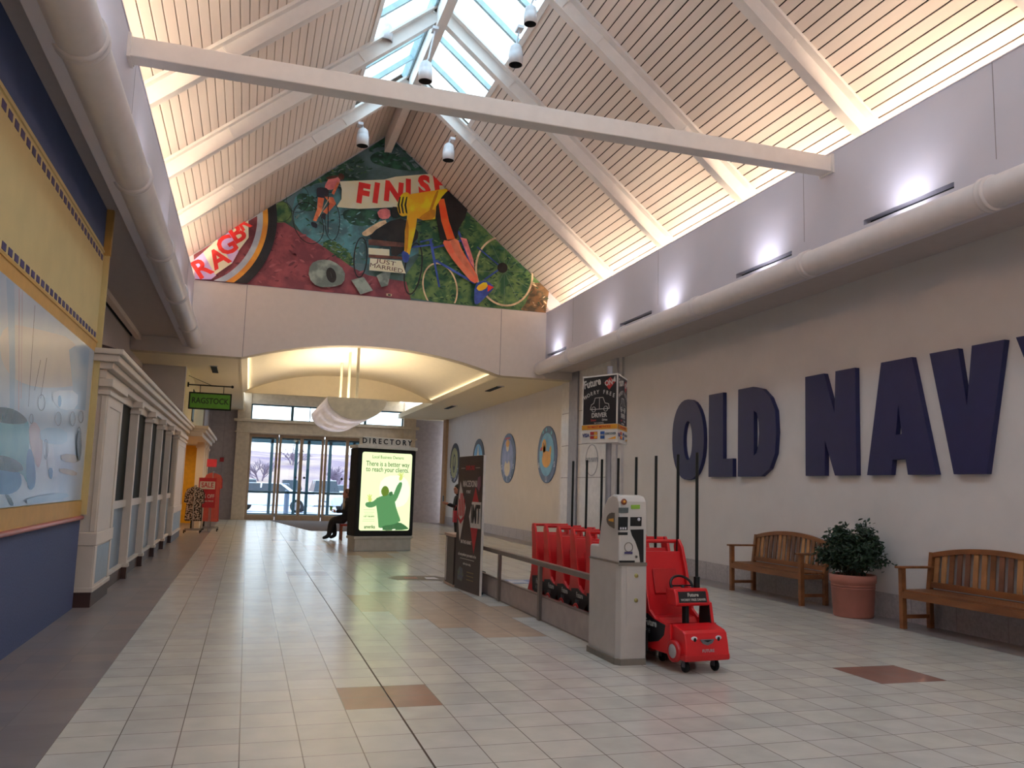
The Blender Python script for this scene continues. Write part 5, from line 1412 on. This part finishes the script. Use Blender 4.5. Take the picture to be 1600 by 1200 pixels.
# ================================================================== BENCHES
M_teak = mat('teak_wood', (150, 94, 54), 0.5, rgb2=(112, 66, 38), scale=6, stretch=(1, 0.2, 1)); M_teakl = mat('teak_slat_light', (178, 128, 82), 0.5, rgb2=(148, 98, 60), scale=5); M_teakd = mat('teak_slat_dark', (126, 82, 62), 0.5, rgb2=(104, 64, 48), scale=5)


def make_bench(label):
    L = 1.72
    c = thing('garden_bench', label, 'bench', (0, 0, 0), 0, 'wooden benches along the right wall')
    # local: runs along +y, back towards +x
    def arch(y, a=0.82, b_=0.10): return a + b_ * (1 - (2 * y / L - 1) ** 2)
    b = MB()
    for k in range(5): b.box(0.02 + k * 0.088, 0.02 + k * 0.088 + 0.072, 0.03, L - 0.03, 0.405, 0.428, M_teak)
    b.build('seat', parent=c)
    b = MB(); b.box(0.0, 0.03, 0.03, L - 0.03, 0.335, 0.405, M_teak); b.build('front_apron', parent=c)
    for y in (0.0, L - 0.055):
        b = MB(); b.box(0.0, 0.055, y, y + 0.055, 0, 0.655, M_teak); b.build('leg', parent=c)
        b = MB(); b.bar((0.40, y + 0.0275, 0), (0.40, y + 0.0275, 0.42), 0.055, 0.055, M_teak, (0, 1, 0)); b.bar((0.40, y + 0.0275, 0.40), (0.46, y + 0.0275, 0.83), 0.055, 0.05, M_teak, (0, 1, 0)); b.build('leg', parent=c)
        b = MB(); b.box(-0.04, 0.45, y - 0.012, y + 0.067, 0.655, 0.68, M_teak); b.build('armrest', parent=c, bevel=0.006)
        b = MB(); b.box(0.03, 0.40, y + 0.012, y + 0.043, 0.11, 0.15, M_teak); b.build('stretcher', parent=c)
        b = MB(); b.box(0.03, 0.40, y + 0.012, y + 0.043, 0.34, 0.40, M_teak); b.build('side_rail', parent=c)
    b = MB()
    n = 24
    for k in range(n):
        ya, yb = L * k / n, L * (k + 1) / n
        za, zb = arch(ya), arch(yb)
        vs = [(x_, y_, z_) for x_ in (0.435, 0.475) for y_, z_ in ((ya, za - 0.055), (yb, zb - 0.055), (yb, zb), (ya, za))]
        b.add(vs, [(0, 1, 2, 3), (7, 6, 5, 4), (0, 4, 5, 1), (3, 2, 6, 7)] + ([(0, 3, 7, 4)] if k == 0 else []) + ([(1, 5, 6, 2)] if k == n - 1 else []), M_teak)
    b.build('top_rail', parent=c)
    b = MB(); b.box(0.40, 0.43, 0.04, L - 0.04, 0.445, 0.51, M_teak); b.build('lower_back_rail', parent=c)
    ns = 15
    for k in range(ns):
        y = 0.075 + k * (L - 0.15 - 0.06) / (ns - 1)
        b = MB(); b.bar((0.415, y + 0.03, 0.50), (0.455, y + 0.03, arch(y + 0.03) - 0.05), 0.062, 0.014, [M_teakl, M_teak, M_teakd, M_teakl, M_teakd][(k * 7 + 2) % 5], (1, 0, 0)); b.build('back_slat', parent=c)
    return c


b1 = make_bench('wooden slat bench left of the potted plant'); b1.location = (7.01, 9.60, 0)
b2 = copy_tree(b1, 'wooden slat bench right of the potted plant, cut by the view edge', (7.01, 6.13, 0))

# ================================================================== POTTED PLANT
M_terra = mat('terracotta_plastic', (176, 112, 98), 0.6, var=0.06, scale=4); M_soil = mat('potting_soil', (50, 38, 30), 0.95, var=0.2, scale=40)
M_leaf = mat('dark_glossy_leaf', (44, 66, 44), 0.35, rgb2=(26, 44, 30), scale=9); M_stem = mat('plant_stem', (80, 66, 48), 0.8)
pt = thing('potted_plant', 'bushy dark green plant in a terracotta pot between the two benches', 'plant', (7.11, 8.72, 0))
pt.scale = (0.88, 0.88, 0.92)
b = MB(); b.lathe([(0.0, 0.0), (0.25, 0.0), (0.262, 0.02), (0.29, 0.44), (0.305, 0.445), (0.31, 0.53), (0.30, 0.545), (0.285, 0.54), (0.275, 0.46), (0.0, 0.46)], (0, 0, 0), M_terra, 40)
for z in (0.40, 0.37): b.lathe([(0.286, z), (0.293, z + 0.006), (0.288, z + 0.012)], (0, 0, 0), M_terra, 40)
b.build('pot', parent=pt)
b = MB(); b.lathe([(0.0, 0.475), (0.278, 0.47)], (0, 0, 0), M_soil, 30); b.build('soil', parent=pt)
rng = random.Random(3)
st = MB(); lf = MB()
for k in range(60):
    a = rng.uniform(0, 2 * PI); el_ = rng.uniform(0.12, 1.0)
    top = Vector((math.cos(a) * 0.42 * math.cos(el_ * 1.2) + 0.02, math.sin(a) * 0.52 * math.cos(el_ * 1.2), 0.62 + 0.52 * math.sin(el_ * 1.35) * rng.uniform(0.75, 1.08)))
    if rng.random() < 0.12: top.z += 0.08
    top.x = min(top.x, 0.30)
    base = Vector((rng.uniform(-.1, .1), rng.uniform(-.1, .1), 0.47))
    mid = base.lerp(top, 0.55) + Vector((0, 0, 0.08))
    P3_ = [base, base.lerp(mid, 0.5) + Vector((0, 0, .02)), mid, mid.lerp(top, .5) + Vector((0, 0, .02)), top]
    st.tube(P3_, [0.006, 0.005, 0.004, 0.003, 0.002], M_stem, 5)
    for j in range(95):
        t_ = rng.uniform(0.3, 1.0); i = min(3, int(t_ * 4)); p = P3_[i].lerp(P3_[i + 1], t_ * 4 - i)
        p = p + Vector((rng.gauss(0, .05), rng.gauss(0, .05), rng.gauss(0, .042)))
        if p.x > 0.31: p.x = 0.31 - rng.uniform(0, .05)
        d = Vector((rng.gauss(0, 1), rng.gauss(0, 1), rng.gauss(-0.2, .6))).normalized(); s_ = d.cross(Vector((rng.gauss(0, 1), rng.gauss(0, 1), rng.gauss(0, 1)))).normalized(); up_ = d.cross(s_)
        L = rng.uniform(0.045, 0.085); wd = L * 0.22
        lf.add([p, p + d * L * .35 + s_ * wd + up_ * .004, p + d * L * .75 + s_ * wd * .7, p + d * L - up_ * .008, p + d * L * .75 - s_ * wd * .7, p + d * L * .35 - s_ * wd + up_ * .004], [(0, 1, 2, 3), (0, 3, 4, 5)], M_leaf)
st.build('stems', parent=pt); lf.build('foliage', parent=pt, fix=False)

# ================================================================== PEOPLE
def skin_body(name, nodes, edges, root, m, parent=None, sub=2, **k):
    """nodes: {name: (x, y, z, r)}; one continuous surface grown round connected bones"""
    keys = list(nodes); idx = {q: i for i, q in enumerate(keys)}
    me = bpy.data.meshes.new(name); me.from_pydata([nodes[q][:3] for q in keys], [(idx[a], idx[b_]) for a, b_ in edges], []); me.materials.append(m)
    o = bpy.data.objects.new(name, me); col.objects.link(o)
    md = o.modifiers.new('skin', 'SKIN'); md.use_smooth_shade = True
    for i, q in enumerate(keys):
        r_ = nodes[q][3]; rr_ = r_ if isinstance(r_, tuple) else (r_, r_)
        me.skin_vertices[0].data[i].radius = rr_; me.skin_vertices[0].data[i].use_root = (q == root)
    sb = o.modifiers.new('sub', 'SUBSURF'); sb.levels = sub; sb.render_levels = sub
    if parent: o.parent = parent
    return tag(o, **k)


M_skin = mat('skin_tone', (190, 130, 110), 0.55, var=0.05); M_cloth = mat('black_cloth', (24, 22, 28), 0.85, var=0.1); M_hair = mat('grey_brown_hair', (120, 84, 70), 0.8, var=0.1, scale=30); M_vest = mat('tan_vest', (170, 146, 120), 0.85, var=0.1, scale=20)
M_hairb = mat('black_hair', (18, 15, 15), 0.6); M_bag = mat('red_bag', (176, 40, 50), 0.6); M_denim = mat('dark_trousers', (28, 28, 36), 0.85)


def hand(par, w_, d, side, m):
    """palm with four fingers and a thumb at wrist w_, pointing along d"""
    d = Vector(d).normalized(); s_ = d.cross(Vector((0, 0, 1))).normalized() * side; n_ = d.cross(s_)
    w_ = Vector(w_); nd = {'w': (*w_, .024), 'p': (*(w_ + d * .05), (.036, .018))}; ed = [('w', 'p')]
    for i, (o_, l_) in enumerate(((-.027, .058), (-.009, .068), (.009, .064), (.027, .05))):
        a = w_ + d * .085 + s_ * o_; b_ = a + d * l_ * .55 + n_ * .012; c_ = b_ + d * l_ * .35 + n_ * .026
        nd['a%d' % i] = (*a, .0095); nd['b%d' % i] = (*b_, .0085); nd['c%d' % i] = (*c_, .007); ed += [('p', 'a%d' % i), ('a%d' % i, 'b%d' % i), ('b%d' % i, 'c%d' % i)]
    a = w_ + d * .035 + s_ * .04; b_ = a + d * .04 + s_ * .02 + n_ * .01
    nd['t0'] = (*a, .012); nd['t1'] = (*b_, .009); ed += [('w', 't0'), ('t0', 't1')]
    skin_body('hand', nd, ed, 'w', m, par, 1)


def head(par, c, face, m, hm, hair_back=0.02, nm='head', long_=0.0):
    """face: unit direction (x, y) the head looks to"""
    f = Vector((face[0], face[1], 0)).normalized(); s_ = Vector((-f.y, f.x, 0)); c = Vector(c)
    b = MB(); b.ball(c, 0.1, m, 20, 14, (0.88, 0.88, 1.12)); 
    b.ball(c + f * 0.03 - Vector((0, 0, .06)), 0.065, m, 14, 10, (0.9, 0.9, 0.9))
    b.add([c + f * .083 + Vector((0, 0, .02)), c + f * .085 - Vector((0, 0, .03)) + s_ * .016, c + f * .085 - Vector((0, 0, .03)) - s_ * .016, c + f * .112 - Vector((0, 0, .022))], [(0, 1, 3), (0, 3, 2), (1, 2, 3)], m, True)
    for k in (-1, 1): b.ball(c + s_ * .086 * k - Vector((0, 0, .01)), 0.026, m, 8, 6, (.6, .6, 1.1))
    h = b.build(nm, parent=par)
    b = MB()
    for k in (-1, 1): b.ball(c + f * .078 + s_ * .032 * k + Vector((0, 0, .015)), 0.012, M_black, 8, 6)
    b.build('eyes', parent=h)
    b = MB(); b.ball(c + f * .082 - Vector((0, 0, .055)), 0.018, mat('lips', (150, 80, 76)), 10, 6, (1, 1, .35)); b.build('mouth', parent=h)
    b = MB(); b.ball(c - f * hair_back + Vector((0, 0, .025)), 0.108, hm, 18, 12, (0.92, 0.92, 1.02))
    if long_: b.ball(c - f * (hair_back + .05) - Vector((0, 0, long_ * .5)), 0.07, hm, 14, 10, (.9, .9, 1.6))
    b.build('hair', parent=h)
    return h


# seated person in profile facing the left wall, on a wooden chair beside the kiosk
sx, sy = 2.52, 22.1
pa = thing('person', 'seated person in black with a tan vest, in profile left of the kiosk', 'person', (sx, sy, 0))
nd = {'hip': (0.02, 0, 0.53, (.15, .13)), 'waist': (0.03, 0, 0.68, (.14, .12)), 'chest': (0.0, 0, 0.88, (.16, .13)), 'neckb': (-0.02, 0, 1.02, .075), 'neck': (-0.04, 0, 1.08, .05),
      'shl': (-0.0, -0.17, 0.96, .065), 'ell': (-0.10, -0.22, 0.72, .05), 'wrl': (-0.32, -0.16, 0.74, .035), 'shr': (-0.0, 0.17, 0.96, .065), 'elr': (-0.08, 0.22, 0.72, .05), 'wrr': (-0.28, 0.16, 0.70, .035),
      'thl': (-0.10, -0.10, 0.52, .115), 'knl': (-0.40, -0.12, 0.50, .10), 'anl': (-0.46, -0.12, 0.10, .065), 'tol': (-0.62, -0.13, 0.045, .035),
      'thr': (-0.10, 0.10, 0.52, .115), 'knr': (-0.36, 0.12, 0.50, .10), 'anr': (-0.28, 0.12, 0.10, .065), 'tor': (-0.42, 0.13, 0.045, .035)}
ed = [('hip', 'waist'), ('waist', 'chest'), ('chest', 'neckb'), ('neckb', 'neck'), ('chest', 'shl'), ('shl', 'ell'), ('ell', 'wrl'), ('chest', 'shr'), ('shr', 'elr'), ('elr', 'wrr'), ('hip', 'thl'), ('thl', 'knl'), ('knl', 'anl'), ('anl', 'tol'), ('hip', 'thr'), ('thr', 'knr'), ('knr', 'anr'), ('anr', 'tor')]
skin_body('body', nd, ed, 'hip', M_cloth, pa)
head(pa, (-0.06, 0, 1.17), (-1, -0.05), M_skin, M_hair, 0.03)
hand(pa, (-0.32, -0.16, 0.74), (-1, 0.1, 0.25), 1, M_skin); hand(pa, (-0.28, 0.16, 0.70), (-1, -0.1, 0.1), -1, M_skin)
skin_body('vest', {'a': (0.05, 0, 0.62, (.16, .145)), 'b': (0.05, 0, 0.78, (.165, .14)), 'c': (0.03, 0, 0.93, (.165, .135)), 'd': (0.0, 0, 1.0, (.09, .09))}, [('a', 'b'), ('b', 'c'), ('c', 'd')], 'a', M_vest, pa, 2)
ch = thing('wooden_chair', 'small wooden chair with a red seat under the seated person', 'chair', (sx + 0.02, sy, 0))
M_cw = mat('chair_wood', (150, 84, 56), 0.5)
b = MB(); b.box(-0.20, 0.22, -0.22, 0.22, 0.36, 0.40, mat('red_cushion', (170, 50, 40), 0.8)); b.build('seat', parent=ch, bevel=0.01)
for x_ in (-0.17, 0.19):
    for y_ in (-0.19, 0.19):
        b = MB(); b.box(x_ - 0.02, x_ + 0.02, y_ - 0.02, y_ + 0.02, 0, 0.36 if x_ < 0 else 0.92, M_cw); b.build('leg', parent=ch)
b = MB()
for z in (0.62, 0.74, 0.86): b.box(0.19, 0.21, -0.17, 0.17, z, z + 0.06, M_cw)
b.build('backrest', parent=ch)
b = MB(); b.lathe([(0.0, 0.0), (0.03, 0.0), (0.038, 0.10), (0.0, 0.10)], (sx - 0.44, sy - 0.15, 0.755), M_green, 16); b.build('paper_cup', label='small green and white cup held by the seated person', cat='cup')

# standing person behind the tall banner
qx, qy = 4.95, 20.2
pb = thing('person', 'standing person with dark hair in black reading a phone behind the banner', 'person', (qx, qy, 0))
nd = {'hip': (0, 0, 0.80, (.14, .11)), 'waist': (0, 0, 0.94, (.12, .10)), 'chest': (0, 0, 1.10, (.15, .12)), 'neckb': (0, 0, 1.22, .065), 'neck': (-0.01, 0, 1.28, .045),
      'shl': (0, -0.16, 1.17, .055), 'ell': (-0.05, -0.20, 0.94, .042), 'wrl': (-0.26, -0.14, 1.02, .03), 'shr': (0, 0.16, 1.17, .055), 'elr': (-0.05, 0.20, 0.94, .042), 'wrr': (-0.24, 0.10, 1.0, .03),
      'thl': (0, -0.09, 0.74, .09), 'knl': (-0.01, -0.09, 0.42, .06), 'anl': (0.02, -0.09, 0.09, .042), 'tol': (-0.14, -0.10, 0.04, .034), 'thr': (0, 0.09, 0.74, .09), 'knr': (0.01, 0.09, 0.42, .06), 'anr': (0.04, 0.09, 0.09, .042), 'tor': (-0.12, 0.10, 0.04, .034)}
skin_body('body', nd, ed, 'hip', M_cloth, pb)
head(pb, (-0.02, 0, 1.37), (-1, -0.2), M_skin, M_hairb, 0.02, long_=0.12)
hand(pb, (-0.26, -0.14, 1.02), (-1, 0.2, 0.3), 1, M_skin); hand(pb, (-0.24, 0.10, 1.0), (-1, -0.2, 0.3), -1, M_skin)
b = MB(); b.box(qx - 0.40, qx - 0.38, qy - 0.14, qy - 0.06, 1.07, 1.21, M_black); b.build('mobile_phone', label='dark phone held up by the standing person', cat='phone')
b = MB(); b.box(qx - 0.16, qx - 0.02, qy - 0.30, qy - 0.17, 0.58, 0.86, M_bag); b.tube([(qx - 0.14, qy - 0.23, 0.86), (qx - 0.09, qy - 0.24, 1.0), (qx - 0.04, qy - 0.23, 0.86)], 0.008, M_bag, 6); b.build('shoulder_bag', label='red bag at the side of the standing person', cat='bag', bevel=0.02)

# ================================================================== SALE RACKS ON THE LEFT
def garment(mb, z0, z1, m, w_=0.24, t_=0.04):
    prof = [(0.03, z1), (0.10, z1 - 0.02), (w_ * 0.8, z1 - 0.06), (w_, z1 - 0.16), (w_ * 1.05, z1 - 0.42), (w_ * .86, z1 - .44), (w_ * .8, z1 - .3), (w_ * .78, (z0 + z1) / 2), (w_ * .88, z0)]
    pts_ = [(a, z) for a, z in prof] + [(-a, z + rng.uniform(-.01, .02)) for a, z in prof[::-1]]
    mb.prism(pts_, 'Y', 0, t_, m)


M_g = [mat('garment_red', (204, 44, 48), 0.85), mat('garment_coral', (214, 100, 92), 0.85), mat('garment_black', (22, 20, 22), 0.85), mat('garment_print', (186, 166, 156), 0.85, rgb2=(30, 24, 26), scale=22, thr=(0.48, 0.52))]
M_chr = mat('chrome_rack', (150, 146, 150), 0.3, metal=0.8)


def rack(x, y, name, label, seq, z0, z1, ln, where):
    t_ = thing(name, label, 'clothes rack', (x, y, 0))
    b = MB(); b.tube([(0, -0.03, 0.09), (0, -0.03, z1 + 0.05), (0, ln + .03, z1 + 0.05), (0, ln + .03, 0.09)], 0.012, M_chr, 8)
    for yy_ in (-0.03, ln + 0.03): b.tube([(-0.22, yy_, 0.09), (0.22, yy_, 0.09)], 0.012, M_chr, 8)
    b.build('frame', parent=t_)
    for yy_ in (-0.03, ln + 0.03):
        for xx in (-0.2, 0.2):
            b = MB(); b.lathe([(0, -0.012), (0.04, -0.012), (0.04, 0.012), (0, 0.012)], (xx, yy_, 0.04), M_blackm, 14, 'X'); b.box(xx - 0.005, xx + 0.005, yy_ - .01, yy_ + .01, 0.04, 0.09, M_chr); b.build('caster', parent=t_)
    for i, s_ in enumerate(seq):
        b = MB(); garment(b, z0 + rng.uniform(-.03, .05), z1, M_g[s_], 0.22 + 0.03 * rng.random())
        b.tube([(0, 0.02, z1 - 0.01), (0, 0.02, z1 + 0.045)], 0.004, M_chr, 6)
        g_ = b.build('garment', label='%s garment, %s on the %s' % (['red', 'coral', 'black', 'black and white printed'][s_], ['frontmost', 'second', 'third', 'fourth', 'fifth', 'rearmost'][i], where), cat='clothing', group='garments on the %s' % where)
        g_.location = (x, y + 0.02 + i * (ln - 0.06) / max(1, len(seq) - 1), 0)
    return t_


t_ = rack(-0.92, 25.2, 'sale_rack', 'chrome rolling rack of red sale clothes beside the left storefront', [1, 0, 0, 1, 0, 0], 0.28, 1.62, 0.62, 'sale rack')
t2 = rack(-1.32, 24.2, 'clothes_rack', 'low chrome rack of black and printed shirts next to the sale rack', [3, 2, 2, 3, 2], 0.30, 1.22, 0.5, 'low rack')
sgn = thing('sale_sign', 'red sale sign reading 75 percent off in front of the clothes', 'sign', (-1.27, 24.95, 0))
M_sale = mat('sale_red', (196, 36, 52), 0.5)
b = MB(); b.box(0, 0.46, -0.01, 0.01, 0.66, 1.48, M_sale); pl = b.build('sign_plate', parent=sgn)
b = MB(); b.box(0.03, 0.43, -0.014, -0.01, 1.17, 1.38, M_bwhite); b.text('SALE', (0.23, -0.018, 1.275), (1, 0, 0), (0, 0, 1), 0.19, M_sale, 0.001, 0.02, 0.8); b.text('75% OFF', (0.23, -0.015, 0.97), (1, 0, 0), (0, 0, 1), 0.15, M_bwhite, 0.001, 0.01, 0.72); b.text('ORIGINAL PRICES', (0.23, -0.015, 0.84), (1, 0, 0), (0, 0, 1), 0.055, M_bwhite, 0.001, 0.01, 0.85); b.build('lettering', parent=pl)
b = MB()
for xx in (0.14, 0.32): b.tube([(xx, 0, 0.02), (xx, 0, 0.70)], 0.01, M_chr, 8)
b.box(0.08, 0.38, -0.13, 0.13, 0.0, 0.02, M_chr); b.build('stand', parent=sgn)
tp = thing('topper_sign', 'small bright pink card standing above the sale rack', 'sign', (-0.98, 25.3, 1.55))
b = MB(); b.tube([(0, 0, 0.0), (0, 0, 0.25)], 0.008, M_chr, 8); b.build('holder', parent=tp)
b = MB(); b.box(-0.13, 0.13, -0.006, 0.006, 0.24, 0.46, mat('hot_pink_card', (244, 70, 90), 0.5)); b.build('card', parent=tp)
tb = MB(); tb.box(-1.5, -1.1, 26.1, 26.5, 0.70, 0.74, M_blackm)
for xx in (-1.48, -1.14):
    for yy_ in (26.12, 26.46): tb.box(xx, xx + 0.03, yy_, yy_ + 0.03, 0, 0.7, M_blackm)

tb.build('display_table', label='dark display stand behind the clothes racks', cat='table')

# ================================================================== OUTSIDE
M_snow = mat('snowy_lot', (226, 230, 240), 0.7, rgb2=(176, 184, 204), scale=0.5, thr=(0.4, 0.6)); M_hill = mat('winter_hillside', (178, 152, 140), 0.95, rgb2=(124, 102, 126), scale=0.16, thr=(0.35, 0.62)); M_brush = mat('bare_brush', (128, 112, 132), 0.95)
w = MB(); w.box(-140, 140, 34.3, 130, -0.4, -0.06, M_snow); S('ground_outside', w)
hb_ = MB(); n = 60
vs = []
for j, (y, z) in enumerate(((88, -0.1), (100, 1.2), (115, 4.0), (135, 6.0), (150, 7.1), (165, 7.0))):
    for i in range(n + 1):
        x_ = -150 + 300 * i / n; vs.append((x_, y, z + (0 if j == 0 else 0.5 * math.sin(x_ * .06 + j) + rng.uniform(-.15, .15))))
hb_.add(vs, [(j * (n + 1) + i, j * (n + 1) + i + 1, (j + 1) * (n + 1) + i + 1, (j + 1) * (n + 1) + i) for j in range(5) for i in range(n)], M_hill, True)
S('ground_hillside', hb_, fix=False)


def shrub(x, y, z, h, label):
    b = MB(); r2 = random.Random(int(x * 10 + y))
    def br(p, d, l, r_, dep):
        q = p + d * l; b.tube([p, q], [r_, r_ * .6], M_brush, 5, cap=False)
        if dep:
            for _ in range(4): br(p.lerp(q, r2.uniform(.35, 1)), (d + Vector((r2.gauss(0, .5), r2.gauss(0, .5), r2.gauss(.1, .3)))).normalized(), l * .62, r_ * .6, dep - 1)
    for _ in range(4): br(Vector((x, y, z)), Vector((r2.gauss(0, .35), r2.gauss(0, .35), 1)).normalized(), h * .42, .09, 3)
    b.build('bare_tree', label=label, cat='tree', group='bare trees on the hillside')


TL = 'bare leafless tree on the winter hillside beyond the parking lot'
for x_, y, z, h in ((1.5, 100, 1.0, 4.5), (9.5, 96, .6, 4), (15, 104, 1.6, 4), (5.5, 112, 3, 4.5), (20, 98, .8, 4.5), (-2, 140, 7.4, 3), (3.4, 138, 7.3, 2.6)): shrub(x_, y, z, h, TL)
M_tire = mat('car_tire', (24, 24, 26), 0.8); M_cglass = mat('car_glass', (36, 44, 56), 0.1)


def car(x, y, rz, rgb, label, suv=False):
    c = thing('car', label, 'car', (x, y, -0.06), rz, 'parked cars in the snowy lot'); m = mat('car_paint_%d_%d_%d' % rgb, rgb, 0.25, coat=0.5)
    hgt = 1.7 if suv else 1.42
    b = MB(); b.prism([(-2.2, .35), (-2.25, .6), (-2.15, .85), (-1.3, .95), (1.6, .98), (2.15, .92), (2.25, .6), (2.2, .35)], 'Y', -.88, .88, m); bd = b.build('body', parent=c, bevel=0.08)
    b = MB(); cab = [(-1.2, .93), (-.55, hgt - .03), (-.2, hgt), (1.1, hgt), (1.45, hgt - .05), (2.0 if suv else 1.85, .95)]
    vs = [(u, -.84, v_) if v_ < 1 else (u, -.68, v_) for u, v_ in cab] + [(u, .84, v_) if v_ < 1 else (u, .68, v_) for u, v_ in cab]; k = len(cab)
    b.add(vs, [tuple(range(k)), tuple(range(k, 2 * k))[::-1]] + [(i, (i + 1) % k, k + (i + 1) % k, k + i) for i in range(k)], M_cglass); gl_ = b.build('windows', parent=c)
    b = MB(); b.box(-.45, 1.35, -.67, .67, hgt - .03, hgt + .02, m); b.bar((.4, -.77, .95), (.4, -.69, hgt), .08, .03, m, (0, 1, 0)); b.bar((.4, .77, .95), (.4, .69, hgt), .08, .03, m, (0, 1, 0)); b.build('roof', parent=c, bevel=0.03)
    for wx in (-1.4, 1.4):
        for wy in (-.82, .82):
            b = MB(); b.lathe([(0, -.1), (.3, -.1), (.33, -.07), (.33, .07), (.3, .1), (0, .1)], (wx, wy, .33), M_tire, 22, 'Y'); wh = b.build('wheel', parent=c)
            b = MB(); sg = 1 if wy > 0 else -1; b.lathe([(0, .115 * sg), (.17, .11 * sg), (.2, .1 * sg)], (wx, wy, .33), M_chr, 18, 'Y'); b.build('hubcap', parent=wh)
    for wy in (-.68, .68):
        b = MB(); b.box(2.2, 2.27, wy - .14, wy + .14, .68, .84, mat('tail_lamp', (190, 40, 40), .3)); b.build('tail_light', parent=c)
        b = MB(); b.box(-2.26, -2.16, wy - .16, wy + .16, .66, .8, M_can); b.build('headlight', parent=c)
    return c


car(1.2, 44.5, math.radians(170), (228, 230, 236), 'white car parked closest to the doors, left of the centre post')
car(6.4, 45.6, math.radians(3), (206, 206, 214), 'pale silver car parked closest to the doors, right of the centre post')
car(-1.0, 58, math.radians(95), (90, 96, 110), 'dark grey car in the second row, leftmost'); car(2.0, 58.5, math.radians(88), (150, 160, 182), 'light blue car in the second row'); car(5.0, 58, math.radians(92), (222, 222, 226), 'white van-like car in the second row', True)
car(8.2, 58.5, math.radians(90), (120, 60, 64), 'dark red car in the second row'); car(11.2, 58.2, math.radians(87), (200, 204, 210), 'silver car in the second row, right')
car(0.0, 72, math.radians(90), (216, 218, 224), 'white car in the third row, leftmost', True); car(3.5, 72.5, math.radians(90), (60, 64, 78), 'black car in the third row', True); car(7, 72, math.radians(92), (200, 206, 218), 'pale car in the third row, middle'); car(10.5, 72.6, math.radians(90), (88, 104, 140), 'blue car in the third row', True); car(14, 72, math.radians(90), (226, 226, 230), 'white car in the third row, right')
for x_ in (1.75, 5.0):
    b = MB(); b.tube([(x_, 39.5, -0.06), (x_, 39.5, 1.0)], 0.11, mat('bollard_grey', (88, 100, 120), 0.6), 16); b.ball((x_, 39.5, 1.0), 0.11, MATS['bollard_grey'], 14, 8); b.build('bollard', label='grey bollard outside the %s doors' % ('left' if x_ < 3 else 'right'), cat='bollard')
